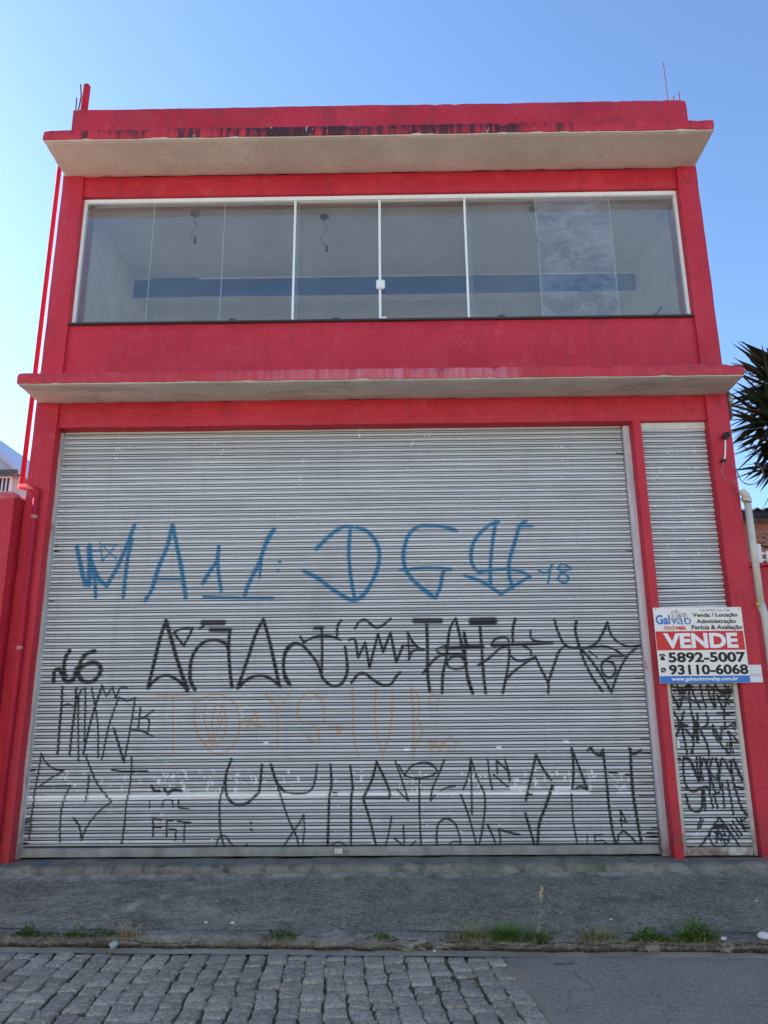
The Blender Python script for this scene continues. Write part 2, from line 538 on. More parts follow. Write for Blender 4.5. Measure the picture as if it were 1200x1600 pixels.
# ------------------------------------------------------------------ upstairs window
WX0, WX1, WZ0, WZ1, WY = -3.742, 3.494, 5.79, 7.503, .13
fr = MB()
fr.bbox(WX0, WX1, WY - .045, WY + .045, 7.452, WZ1, .003)
fr.bbox(WX0, WX0 + .032, WY - .04, WY + .04, WZ0 + .012, 7.452, .003)
fr.bbox(WX1 - .032, WX1, WY - .04, WY + .04, WZ0 + .012, 7.452, .003)
fr.bbox(WX0, WX1, WY - .04, WY + .04, 5.778, WZ0 + .012, .003)
win = fr.build('window', MAT['white'], bld)
m = MB(); m.bbox(WX0 - .03, WX1 + .02, .012, WY - .045, 5.765, 5.790, .003)
m.build('sill', plain('dark_sill', (.05, .035, .035), .6, .3, .2, 9, .2), win)
jx = [WX0 + .03] + [float(at(px, 410, WY)[0]) for px in (235, 347.5, 459.5, 593.5, 729, 842, 960)] + [WX1 - .03]
panes = ['glass', 'glass', 'glass', 'glass', 'glass', 'glass_dusty', 'glass_stained', 'glass_dusty']
for i in range(8):
    y = WY + (.02 if i in (3, 4) else 0)
    a, b = jx[i] + .0015, jx[i + 1] - .0015
    if i == 2: b += .06
    if i == 5: a -= .0
    if i == 4: b += .075
    m = MB(); m.box(a, b, y - .004, y + .004, WZ0 + .012, 7.452)
    m.build('pane', MAT[panes[i]], win)
for i, wd in ((3, .013), (4, .015), (5, .013)):
    m = MB(); m.bbox(jx[i] - wd, jx[i] + wd, WY - .028, WY + .010, WZ0 + .012, 7.452, .003)
    m.build('mullion', MAT['white'], win)
edge = plain('glass_edge', (.45, .52, .49), .3, .5, .05, 10, 0)
for i in (1, 2, 6, 7):
    m = MB(); m.box(jx[i] - .0022, jx[i] + .0022, WY - .006, WY + .006, WZ0 + .012, 7.452)
    m.build('joint', edge, win)
lk = at(594.5, 445, WY - .04)
m = MB(); m.bbox(lk[0] - .052, lk[0] + .052, WY - .065, WY - .028, lk[2] - .058, lk[2] + .058, .012)
m.build('lock', MAT['white'], win)
lk2 = at(600, 499, WY - .04)
m = MB(); m.bbox(lk2[0] - .03, lk2[0] + .03, WY - .05, WY - .012, WZ0 + .013, WZ0 + .06, .008)
m.build('latch', MAT['white'], win)

# ------------------------------------------------------------------ ceiling roses with bare wires
def rose(px, py, wire, label):
    p = at_z(px, py, 7.60)
    t = thing('ceiling_wire', label, 'bare lamp wire', (p[0], p[1], 7.60), 'ceiling roses behind the upstairs window')
    m = MB(); m.tube([(p[0], p[1], 7.599), (p[0], p[1], 7.575), (p[0], p[1], 7.56)], [.06, .055, .02], 14)
    m.build('rose', MAT['dark'], t)
    if wire:
        pts = [(p[0] + .035 * math.sin(k * 1.1 + px) * min(1, k / 3), p[1] + .01 * math.sin(k * 2.0), 7.565 - wire * k / 9) for k in range(10)]
        m = MB(); m.tube(pts, .0038, 6); m.build('wire', MAT['dark'], t)
        q = pts[-1]
        m = MB(); m.tube([(q[0], q[1], q[2] + .03), (q[0], q[1], q[2] - .045)], [.016, .02], 10); m.build('socket', MAT['dark'], t)
rose(305, 333, .36, 'black ceiling rose with a straight bare wire, leftmost near the window')
rose(507, 338, .44, 'black ceiling rose with a kinked bare wire behind the sliding panes')
rose(833, 325, .42, 'black ceiling rose with a bare wire behind the dusty right panes')
rose(363, 500, 0, 'small black ceiling rose beyond the blue beam, left at the window bottom')
rose(525, 499, 0, 'small black ceiling rose beyond the blue beam, behind the sliding panes')
rose(783, 494, 0, 'small black ceiling rose beyond the blue beam, behind the dusty panes')

# ------------------------------------------------------------------ roller shutter with spray paint
def strokes(ox, oy, sc, lst):
    return [([(ox + x / sc, oy + y / sc) for x, y in pts], wd / sc) for wd, pts in lst]

def smooth(pts, closed=False):
    if len(pts) < 3:
        return pts
    out = []
    n = len(pts)
    for i in range(n - 1):
        p0, p1, p2, p3 = pts[max(i - 1, 0)], pts[i], pts[i + 1], pts[min(i + 2, n - 1)]
        # keep hard corners hard
        for k in range(8):
            t = k / 8
            q = []
            for c in (0, 1):
                a = .5 * (p2[c] - p0[c]); b = .5 * (p3[c] - p1[c])
                def sharp(u, v, w_):
                    d1 = (v[0] - u[0], v[1] - u[1]); d2 = (w_[0] - v[0], w_[1] - v[1])
                    return d1[0] * d2[0] + d1[1] * d2[1] <= .15 * math.hypot(*d1) * math.hypot(*d2)
                if i > 0 and sharp(p0, p1, p2): a = .8 * (p2[c] - p1[c])
                if i < n - 2 and sharp(p1, p2, p3): b = .8 * (p2[c] - p1[c])
                h00, h10, h01, h11 = 2*t**3-3*t*t+1, t**3-2*t*t+t, -2*t**3+3*t*t, t**3-t*t
                q.append(h00 * p1[c] + h10 * a + h01 * p2[c] + h11 * b)
            out.append(tuple(q))
    out.append(pts[-1])
    return out

def paint(X, Z, strks, Y, soft=.35, wob=1.0):
    """coverage 0..1 of sprayed strokes (pixel polylines put on the plane y=Y) at grid points X,Z"""
    A = np.zeros(X.shape, np.float32)
    for pts, wd in strks:
        pts = smooth(pts)
        P = np.array([at(px, py, Y)[[0, 2]] for px, py in pts])
        r0 = wd * .0066 * .5
        for k in range(len(P) - 1):
            a, b = P[k], P[k + 1]
            r = r0 * (1 + .16 * noise.noise(Vector((a[0] * 5, a[1] * 5, 3.3))))
            R_ = r * 1.8 + .004
            sel = np.nonzero((X > min(a[0], b[0]) - R_) & (X < max(a[0], b[0]) + R_) & (Z > min(a[1], b[1]) - R_) & (Z < max(a[1], b[1]) + R_))
            if not len(sel[0]):
                continue
            x, z = X[sel], Z[sel]
            d = b - a
            L = max(d @ d, 1e-9)
            t = np.clip(((x - a[0]) * d[0] + (z - a[1]) * d[1]) / L, 0, 1)
            dist = np.hypot(x - a[0] - t * d[0], z - a[1] - t * d[1])
            A[sel] = np.maximum(A[sel], np.clip((r * (1 + soft) - dist) / (2 * soft * r), 0, 1))
    return A

BLUE = strokes(80, 790, 3, [
 (20, [(122,190),(135,260),(160,372)]), (18, [(160,350),(180,372)]), (24, [(180,190),(183,280),(178,372)]), (16, [(188,250),(205,340),(210,430)]),
 (18, [(183,250),(225,345)]), (18, [(222,345),(262,378),(310,290),(360,180),(392,90)]), (17, [(378,160),(355,280),(340,430)]),
 (6, [(195,212),(240,212)]), (6, [(232,175),(240,262)]), (6, [(240,262),(308,183)]), (6, [(245,183),(310,183)]), (6, [(245,190),(308,252)]),
 (19, [(570,90),(545,190),(505,290),(475,390),(442,445)]), (18, [(570,90),(590,190),(612,300),(632,430)]), (13, [(478,346),(620,346)]),
 (18, [(712,365),(745,310),(775,262),(787,192)]), (16, [(787,192),(783,290),(798,400)]), (12, [(715,428),(850,432),(1040,434)]),
 (20, [(1045,112),(1010,170),(975,270),(935,350),(908,420)]), (14, [(990,220),(978,340)]), (16, [(1071,262),(1073,264)]), (13, [(1063,307),(1064,309)])])
BLUE += strokes(460, 790, 2.727, [
 (17, [(95,185),(150,130),(200,95),(240,92),(300,105),(345,150),(362,210),(350,280),(320,345),(290,385),(262,402),(235,400),(160,355),(100,310),(40,280)]),
 (15, [(238,105),(232,200),(240,300),(258,400)]),
 (17, [(690,108),(640,92),(580,88),(525,92),(485,130),(465,200),(470,260),(490,300),(540,350),(600,395)]), (15, [(600,395),(620,350),(635,282),(665,272)]), (11, [(450,276),(560,265),(665,270)]),
 (15, [(870,68),(815,95),(765,155),(752,220),(765,265),(790,285)]), (15, [(858,65),(845,150),(835,250),(835,330)]), (15, [(985,65),(960,90),(940,150),(915,240),(915,300),(930,350)]),
 (13, [(950,88),(1012,88)]), (14, [(725,298),(790,320),(840,350),(880,377)]), (13, [(880,377),(930,345),(1005,302),(960,280),(880,272),(790,282)]),
 (9, [(1040,278),(1075,285),(1100,250)]), (9, [(1095,250),(1080,330)]), (9, [(1175,265),(1140,250),(1120,270),(1150,290),(1170,310),(1150,330),(1120,315),(1140,285),(1180,270)])])
BLACK = strokes(60, 960, 3, [
 (17, [(72,315),(78,265),(100,255),(120,300),(140,315),(168,300),(180,255)]), (17, [(148,170),(128,205),(120,255),(128,290)]),
 (17, [(265,172),(220,190),(195,235),(190,285),(215,315),(260,312),(292,270),(285,235),(250,225),(205,245)]),
 (15, [(515,345),(545,220),(575,100),(600,30)]), (16, [(600,30),(625,120),(660,240),(700,355)]), (13, [(515,345),(560,300),(610,288),(660,315),(700,355)]),
 (10, [(635,85),(680,65),(725,65)]), (10, [(725,65),(682,148),(635,85)]), (24, [(772,40),(868,40)]), (18, [(808,73),(900,73)]), (10, [(755,68),(775,55)]),
 (14, [(735,352),(712,300),(722,200),(770,135),(830,120),(880,140),(895,180)]), (14, [(898,72),(893,180),(907,340)]),
 (14, [(935,345),(985,200),(1020,90),(1055,25)]), (15, [(1055,25),(1085,130),(1130,335)]), (13, [(935,345),(990,300),(1050,288),(1100,310),(1135,340)]), (13, [(1180,330),(1150,260),(1160,180),(1200,135)])])
BLACK += strokes(440, 960, 3.75, [
 (15, [(50,415),(18,370),(12,270),(25,210),(60,175),(110,175),(160,220),(210,290),(240,370),(280,410),(320,420),(360,395),(385,330),(380,250),(372,190)]),
 (13, [(110,130),(130,165),(200,130),(290,128),(345,150)]), (14, [(235,95),(238,200),(235,360)]), (20, [(195,82),(240,80)]), (13, [(350,35),(328,70),(325,130)]),
 (13, [(430,85),(455,45),(490,32),(530,65),(560,80),(600,60),(640,25)]),
 (14, [(395,150),(430,150),(448,255),(490,165),(515,310),(565,115),(595,220),(638,108),(672,280),(710,185)]), (13, [(738,105),(760,150),(800,195),(835,210),(770,215),(745,265)]), (12, [(740,110),(748,265)]), (11, [(710,185),(780,185)]),
 (14, [(410,400),(450,350),(490,348),(540,385),(590,412),(640,408),(670,365),(695,340)]),
 (30, [(780,38),(930,38)]), (16, [(850,60),(855,200),(855,340),(868,450)]),
 (15, [(1020,25),(985,90),(965,250),(945,350),(940,460)]), (15, [(1020,25),(1040,110),(1060,200),(1085,340),(1120,460)]),
 (13, [(830,345),(900,260),(970,235),(1050,240)]), (12, [(970,178),(905,205),(930,230),(1050,230)]), (13, [(1080,285),(1050,250),(990,255),(970,290),(1000,318),(1060,315),(1085,285)]), (17, [(960,197),(1180,190)]), (15, [(1070,110),(1085,180)])])
BLACK += strokes(720, 950, 4, [
 (40, [(70,84),(205,82)]), (16, [(120,118),(130,250),(140,400),(155,530)]), (16, [(20,155),(40,230),(130,240)]), (18, [(0,240),(130,245)]), (16, [(25,260),(40,430),(72,530)]),
 (17, [(340,70),(325,130),(325,210)]), (13, [(435,140),(450,200),(570,218)]), (19, [(570,218),(450,225),(300,230),(200,234)]), (13, [(190,234),(215,195),(280,185),(300,210)]),
 (13, [(110,355),(180,310),(250,250),(300,235)]), (13, [(300,240),(305,290),(350,325),(420,320),(465,305)]), (13, [(380,230),(430,260),(440,295)]), (15, [(305,260),(295,360),(275,470),(262,530)]),
 (14, [(275,450),(340,390),(400,345),(465,305)]), (14, [(465,305),(500,380),(545,470),(545,530)]), (14, [(545,470),(575,380),(610,280),(655,232)]),
 (15, [(585,75),(610,160),(655,235),(720,250),(800,245),(850,215),(885,160),(915,90)]), (15, [(720,85),(715,150),(740,240),(770,330),(820,430),(885,520)]), (15, [(730,240),(800,310),(870,410),(940,525)]),
 (13, [(915,90),(940,170),(1000,225),(1060,240),(1140,230)]), (13, [(800,250),(880,240),(950,255),(1020,300)]), (12, [(800,270),(850,308)]), (13, [(1100,248),(1040,300),(985,400),(940,525)]), (12, [(1010,302),(930,302)]),
 (13, [(925,310),(880,350),(890,410),(930,435),(965,400),(950,345),(900,330)])])
BLACK += strokes(60, 960, 3, [
 (10, [(113,340),(110,430),(100,540),(92,655)]), (9, [(110,430),(140,420),(175,432)]), (10, [(178,345),(175,430),(160,540),(148,660)]), (9, [(180,410),(200,360),(222,345),(220,500),(215,600)]), (9, [(190,380),(188,520),(190,685)]),
 (9, [(250,345),(265,420),(280,520),(282,670)]), (10, [(300,335),(265,440),(235,550),(212,655)]), (9, [(300,335),(320,385),(348,340),(365,395),(385,345),(415,345)]), (9, [(375,395),(330,530),(300,680)]), (9, [(380,390),(415,405),(455,392)]),
 (9, [(455,392),(435,520),(402,695)]), (10, [(355,535),(402,690)]), (9, [(480,440),(470,530)]), (9, [(540,450),(490,485),(440,490)]), (9, [(480,485),(520,495),(515,550)]), (9, [(430,540),(480,545),(535,570)])])
BLACK += strokes(30, 1150, 3.871, [
 (11, [(135,105),(125,180),(105,290),(85,420),(62,625)]), (11, [(135,105),(165,160),(215,200),(270,208)]), (11, [(270,208),(200,250),(130,300)]), (11, [(110,305),(310,300)]), (11, [(310,305),(270,390),(250,520),(248,640)]), (11, [(425,240),(415,330),(400,395)]),
 (11, [(405,115),(430,190),(470,280),(520,350),(560,398)]), (11, [(560,398),(480,460),(410,550),(378,630)]), (12, [(330,495),(365,550),(378,630)]), (12, [(682,128),(680,220),(665,330),(650,400),(640,520),(622,650)]), (12, [(562,205),(640,214),(780,212)]),
 (14, [(800,300),(820,330),(850,330)]), (14, [(880,320),(900,350),(930,325),(980,330)]), (9, [(790,390),(788,435)]), (9, [(875,390),(865,430)]), (9, [(880,388),(925,390),(930,430)]), (9, [(965,385),(965,435),(1030,440)]),
 (12, [(810,495),(812,610)]), (11, [(810,502),(860,508)]), (10, [(815,552),(860,552)]), (12, [(895,510),(893,610)]), (11, [(895,512),(935,510)]), (11, [(910,560),(950,565),(945,630)]), (11, [(960,515),(1040,525)]), (11, [(1003,520),(997,638)])])
BLACK += strokes(320, 1150, 3.333, [
 (11, [(140,120),(112,200),(110,280),(125,330),(170,360),(220,350),(260,315),(285,280),(298,150)]), (10, [(122,160),(95,270),(80,330),(78,400),(85,510),(120,640)]), (12, [(241,452),(243,453)]), (12, [(242,486),(243,487)]),
 (9, [(58,575),(75,530),(105,520),(130,550),(160,590),(190,590),(220,565)]), (12, [(345,150),(375,240),(415,290)]), (10, [(350,170),(385,280),(435,430),(480,530),(490,600)]), (10, [(415,292),(480,300),(540,292),(570,250),(585,150)]),
 (9, [(515,410),(500,440),(440,530),(365,640)]), (9, [(515,410),(518,500),(500,635)]), (11, [(655,150),(660,260),(648,330),(640,560),(628,640)]), (11, [(758,155),(770,270),(762,340),(762,600)]), (9, [(640,610),(660,570),(700,552),(740,580),(750,635)]),
 (11, [(895,135),(870,230),(825,325)]), (11, [(895,135),(935,220),(962,290),(960,325)]), (10, [(960,325),(825,325)]), (11, [(825,325),(860,440),(895,590),(890,635)]), (10, [(992,130),(1020,210),(1060,335)]), (9, [(1000,280),(1060,335)]), (9, [(1010,150),(1040,205)]),
 (10, [(1040,205),(1080,155),(1145,138),(1200,165)]), (10, [(1040,205),(1090,220),(1160,215),(1200,195)]), (10, [(1118,225),(1118,400),(1128,600)]), (10, [(972,420),(955,520),(920,635)]), (9, [(1035,465),(1040,600)]), (9, [(990,535),(1020,560),(1040,600)]), (9, [(1098,545),(1040,600)]), (9, [(970,600),(1030,612),(1095,612)])])
BLACK += strokes(660, 1150, 3.158, [
 (10, [(108,118),(75,200),(50,260),(40,318)]), (9, [(40,318),(62,292)]), (9, [(0,130),(40,135),(75,170)]), (9, [(0,205),(50,195),(75,170)]), (8, [(90,270),(120,255),(160,248)]), (10, [(238,110),(225,200),(200,265)]), (9, [(238,110),(242,250),(245,385)]),
 (10, [(238,110),(275,220),(308,300),(300,430),(275,555)]), (10, [(190,290),(230,400),(270,550)]), (10, [(322,115),(330,190),(345,265)]), (10, [(405,115),(420,160),(430,220)]), (10, [(370,185),(365,120)]), (10, [(365,120),(432,180)]), (9, [(350,190),(420,250)]),
 (11, [(560,95),(540,180),(510,315)]), (11, [(560,95),(600,170),(635,215)]), (9, [(510,290),(540,285)]), (11, [(508,382),(530,460),(568,585)]), (12, [(640,245),(610,340),(575,440),(568,585)]),
 (11, [(735,62),(745,160),(738,260)]), (11, [(735,62),(775,160),(812,265)]), (10, [(812,265),(780,248),(750,260)]), (10, [(735,285),(745,430),(775,580)]), (11, [(815,72),(830,58),(850,85),(880,95),(890,68)]), (11, [(890,68),(905,200),(920,350),(940,480),(965,580)]),
 (11, [(1020,62),(1040,88),(1078,70)]), (12, [(1025,66),(1035,250),(1060,420),(1090,580)]), (9, [(920,180),(960,182)]), (9, [(1000,190),(1020,190)]), (8, [(812,490),(815,560)]), (8, [(890,485),(850,490),(850,520),(890,515),(910,540),(890,565),(852,562)]),
 (9, [(975,365),(982,445)]), (9, [(975,365),(1008,428),(975,415)]), (10, [(965,580),(965,500),(990,465),(1030,500),(1080,555)]), (10, [(75,560),(70,490),(80,430),(115,408),(155,425),(180,480),(190,540),(200,590)]), (9, [(120,550),(150,520),(185,525),(190,560),(165,590)]),
 (10, [(322,440),(350,500),(375,580)]), (10, [(378,465),(385,520),(375,580)]), (10, [(375,462),(480,485)])])
ORANGE = strokes(240, 1060, 2.4, [
 (6, [(20,65),(135,65)]), (6, [(75,72),(75,290)]), (6, [(215,62),(165,90),(155,160),(180,230),(240,285),(300,250),(325,170),(310,100),(260,65),(215,62)]), (5, [(200,95),(190,150),(215,235)]), (5, [(235,95),(220,170),(230,240)]), (5, [(245,95),(270,130),(270,210),(235,250),(200,235)]),
 (5, [(258,100),(240,170),(262,150),(225,235)]), (8, [(205,238),(222,238)]), (6, [(345,195),(385,125),(395,180),(350,160),(400,140)]), (6, [(340,155),(390,180),(420,183)]), (6, [(412,50),(462,122),(465,265)]), (6, [(520,48),(462,122)]), (6, [(640,170),(635,95),(590,50),(555,75),(540,130),(560,165),(610,180),(625,240),(595,235),(565,210)]),
 (7, [(660,180),(710,185),(690,215),(690,170)]), (6, [(745,30),(750,200),(770,300)]), (6, [(835,40),(830,130),(840,220),(860,290),(890,180),(895,60)]), (6, [(965,35),(975,150),(975,290)]), (6, [(965,35),(995,80),(990,160)]), (6, [(990,160),(1005,200),(975,280)]),
 (5, [(1030,100),(1040,60),(1075,65),(1060,90),(1065,118)]), (6, [(1030,230),(1040,270),(1060,240),(1035,230),(1075,275),(1085,240),(1060,260)]), (6, [(1085,250),(1110,215),(1135,245),(1120,278),(1085,250)])])
WHITE = strokes(30, 1150, 3.871, [(36, [(40,378),(400,371),(800,366),(1190,360)])]) + strokes(320, 1150, 3.333, [(30, [(0,311),(300,310),(650,305)]), (18, [(700,303),(1200,300)])]) + strokes(660, 1150, 3.158, [(17, [(0,285),(400,282),(820,278)]), (18, [(440,256),(520,255)]), (18, [(660,256),(750,255)]), (7, [(960,280),(1020,278)])])
r_ = random.Random(5)
for cx, sp, k in ((100, 25, 12), (275, 30, 26), (340, 12, 12), (372, 8, 6), (392, 8, 8), (450, 12, 6), (560, 10, 5), (650, 18, 16), (745, 16, 22), (810, 10, 12), (838, 5, 10), (862, 14, 12), (893, 8, 12), (925, 6, 12), (970, 10, 18), (200, 60, 16)):
    for _ in range(k):
        x = cx + r_.gauss(0, sp * .6); y = r_.uniform(1203, 1236)
        L = r_.choice((0.4, 1, 3, 6))
        WHITE.append(([(x, y), (x + r_.uniform(-.3, .3), y + L)], r_.uniform(1.0, 3.2)))
for _ in range(260):                                     # flecks where the paint has been knocked off
    x = r_.uniform(60, 1010); y = r_.choice((r_.uniform(690, 1320), r_.uniform(1190, 1300)))
    WHITE.append(([(x, y), (x + r_.uniform(.3, 1.8), y)], r_.uniform(.5, 1.5)))
for cx, y0, y1, n in ((185, 676, 720, 14), (345, 680, 760, 14), (645, 672, 760, 20), (380, 990, 1130, 26), (470, 700, 760, 8), (875, 690, 760, 10), (675, 672, 690, 8), (565, 672, 680, 8)):
    for _ in range(n):
        x = cx + r_.gauss(0, 5); y = r_.uniform(y0, y1)
        WHITE.append(([(x, y), (x, y + r_.uniform(.5, 3))], r_.uniform(.6, 1.4)))
for x, y, ww in ((415, 1161, 4), (636, 1171, 5), (885, 1159, 5), (780, 1168, 4), (1022, 1171, 4)):
    WHITE.append(([(x - ww / 2, y), (x + ww / 2, y - .3)], 4))

# profile of one slat: (height fraction from its top, depth towards the street in m)
PROF = [(0.0, .004), (.02, .0105), (.09, .0128), (.23, .0138), (.36, .0130), (.425, .0112), (.44, .0075), (.442, -.036), (.575, -.036), (.578, -.003), (.66, -.001), (.78, -.001), (.825, -.003), (.828, -.036), (.985, -.036), (.988, .0)]
def slats(name, x0, x1, z0, z1, y, pitch, cols, layers, parent, seed, tilt=None):
    """corrugated curtain; y = face plane, depth goes to -Y; paint layers are stored per point"""
    nrow = int(round((z1 - z0) / pitch))
    pitch = (z1 - z0) / nrow
    zz, dd, ex = [], [], []
    rr = random.Random(seed)
    for k in range(nrow):
        j = rr.uniform(-.0015, .0015)
        for t, d in PROF:
            zz.append(z1 - (k + t) * pitch); dd.append(d + j); ex.append(1.0 if d > .006 else (.85 if d > -.01 else .25))
    zz.append(z0); dd.append(0); ex.append(.3)
    xs = np.linspace(x0, x1, cols)
    zz, dd, ex = np.array(zz), np.array(dd), np.array(ex)
    Xg, Zg = np.meshgrid(xs, zz)
    Dg = np.repeat(dd[:, None], cols, 1)
    # slight sag and dents along each slat
    row = np.repeat(np.arange(nrow), len(PROF)); row = np.append(row, nrow - 1)
    ph = np.array([rr.uniform(0, 6.28) for _ in range(nrow)])[row][:, None]
    am = np.array([rr.uniform(.2, 1) for _ in range(nrow)])[row][:, None]
    Zp = Zg + .0026 * am * np.sin(Xg * 1.1 + ph) + .0008 * np.sin(Xg * 4.3 + ph * 2)
    if tilt:
        Zp = Zp + tilt * (Xg - x0)
    Dg = Dg + .0026 * am * np.sin(Xg * 2.3 + 1.7 * ph)
    for _ in range(26):                                    # knocks and dents
        cx_, cz_, rx_, rz_ = rr.uniform(x0, x1), rr.uniform(z0, z0 + min(2.2, z1 - z0)), rr.uniform(.05, .3), rr.uniform(.03, .12)
        Dg = Dg - rr.uniform(.003, .010) * np.exp(-((Xg - cx_) / rx_) ** 2 - ((Zg - cz_) / rz_) ** 2)
    V = np.stack([Xg, y - Dg, Zp], -1).reshape(-1, 3)
    nr = len(zz)
    i = np.arange(nr - 1)[:, None] * cols + np.arange(cols - 1)[None, :]
    Fq = np.stack([i, i + cols, i + cols + 1, i + 1], -1).reshape(-1, 4)
    me = bpy.data.meshes.new(name)
    off = parent_loc(parent)
    V = V - np.array(off)
    me.vertices.add(len(V)); me.vertices.foreach_set('co', V.astype(np.float32).ravel())
    me.loops.add(Fq.size); me.loops.foreach_set('vertex_index', Fq.astype(np.int32).ravel())
    me.polygons.add(len(Fq)); me.polygons.foreach_set('loop_start', np.arange(0, Fq.size, 4, dtype=np.int32))
    me.update(calc_edges=True)
    hinge = me.attributes.new('hinge', 'FLOAT', 'POINT')  # carries the shade painted into the slat grooves and mid strip
    hv = np.where(dd < -.02, 1.0, np.where(dd < .004, .35, 0.0))  # depth mask for the shade painted into grooves and mid strip
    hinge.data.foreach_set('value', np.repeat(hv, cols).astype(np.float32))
    for ln in ('black', 'blue', 'orange', 'white'):
        at_ = me.attributes.new(ln, 'FLOAT', 'POINT')
        if ln in layers:
            st, soft, k, groove = layers[ln]
            A = paint(Xg, Zg, st, y, soft) * k
            A = A * np.maximum(ex[:, None], groove)
            at_.data.foreach_set('value', A.astype(np.float32).ravel())
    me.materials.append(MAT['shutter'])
    o = bpy.data.objects.new(name, me)
    C.objects.link(o)
    o.parent = parent
    return o

SY = .20
DIRT = []
r_ = random.Random(11)
for _ in range(34):                                       # black grease by the guides, on the groove line of a slat
    y = r_.uniform(690, 1325) if r_.random() < .3 else 1328 - abs(r_.gauss(0, 50))
    k = (y - 672) / 673
    if r_.random() < .6:
        x1 = 968 + 61 * k; L = r_.uniform(5, 12) + 45 * max(0, k - .55) * r_.random()
        DIRT.append(([(x1 + 2, y), (x1 - L, y - .3)], r_.uniform(1.0, 2.6)))
    else:
        x1 = 105 - 74 * k; L = r_.uniform(4, 10) + 22 * max(0, k - .6) * r_.random()
        DIRT.append(([(x1 - 2, y), (x1 + L, y - .3)], r_.uniform(1.0, 2.6)))
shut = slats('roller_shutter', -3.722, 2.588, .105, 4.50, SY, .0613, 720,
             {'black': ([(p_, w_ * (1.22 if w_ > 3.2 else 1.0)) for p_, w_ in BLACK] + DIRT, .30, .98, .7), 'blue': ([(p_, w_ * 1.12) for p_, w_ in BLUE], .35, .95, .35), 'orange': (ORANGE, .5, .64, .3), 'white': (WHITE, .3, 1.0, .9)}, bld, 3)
rail = plain('grimy_bottom_rail', (.27, .262, .235), .7, .3, .35, 5, .4)
m = MB(); m.rbox(-3.722, 2.588, SY - .022, SY + .02, .012, .102, res=.06, amp=.003, seed=4, edge=.004)
m.build('bottom_rail', rail, shut)
lp = at(529, 1338, SY - .02)
m = MB(); m.bbox(lp[0] - .04, lp[0] + .04, SY - .045, SY - .018, .035, .085, .004)
m.box(lp[0] - .03, lp[0] + .03, SY - .048, SY - .044, .045, .054); m.box(lp[0] - .03, lp[0] + .03, SY - .048, SY - .044, .064, .073)
m.build('lock_plate', MAT['cream'], shut)
def guide_mat(name, a, b):
    n = NT(name, .55, .3)
    c = n.mix(n.rng(n.noise(1.0, 6, .7, stretch=(12, 12, 1.2)), .40, .62), a, b)
    x, y, z = n.sep()
    c = n.mix(n.math('MULTIPLY', n.rng(z, .45, .0), n.rng(n.noise(6, 5, .7), .3, .6)), c, (.17, .085, .05))
    c = n.mix(n.rng(n.noise(9, 5, .7, stretch=(1, 1, .4), off=(4, 2, 2)), .62, .70, 0, .8), c, (.45, .07, .09))
    n.color(c)
    n.bump(n.noise(30, 4), .3, .004)
    return n.m
g1 = guide_mat('worn_guide_paint', (.62, .58, .54), (.36, .36, .35))
g2 = guide_mat('pink_white_guide_paint', (.66, .60, .60), (.50, .49, .50))
m = MB(); m.rbox(XL - .004, -3.712, SY - .075, SY + .03, 0, 4.47, res=.03, amp=.005, seed=6, freq=4, edge=.003); m.build('guide_rail', g1, shut)
m = MB(); m.rbox(2.598, XC1 + .012, SY - .055, SY + .04, 0, 4.485, res=.03, amp=.003, seed=7, freq=3, edge=.003); m.build('guide_rail', g2, shut)
m = MB(); m.box(-3.76, 2.69, SY + .07, SY + .085, 0, 4.6); m.build('backing', MAT['dark'], shut)

# ------------------------------------------------------------------ narrow entrance: fixed slats above, slatted door below
DY = .11
WD = []
r_ = random.Random(21)
for _ in range(130):
    y = r_.uniform(690, 945); k = (y - 660) / 288
    x = r_.uniform(1008 + 30 * k, 1094 + 40 * k)
    WD.append(([(x, y), (x + r_.uniform(.3, 2), y)], r_.uniform(.7, 2.0)))
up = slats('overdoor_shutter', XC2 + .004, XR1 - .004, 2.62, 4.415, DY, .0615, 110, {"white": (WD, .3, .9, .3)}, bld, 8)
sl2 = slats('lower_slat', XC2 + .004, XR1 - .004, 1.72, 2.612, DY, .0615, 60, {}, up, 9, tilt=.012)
m = MB(); m.rbox(XC2, XR1, DY - .02, DY + .02, 4.412, 4.492, res=.08, amp=.002, seed=2, edge=.003); m.build('top_rail', MAT['cream'], up)
m = MB(); m.box(XC2 - .05, XR1 + .05, DY + .07, DY + .085, 0, 4.6); m.build('backing', MAT['dark'], up)
circ = [(520 + 85 * math.cos(a) , 1360 + 95 * math.sin(a)) for a in [k * math.pi / 8 for k in range(17)]]
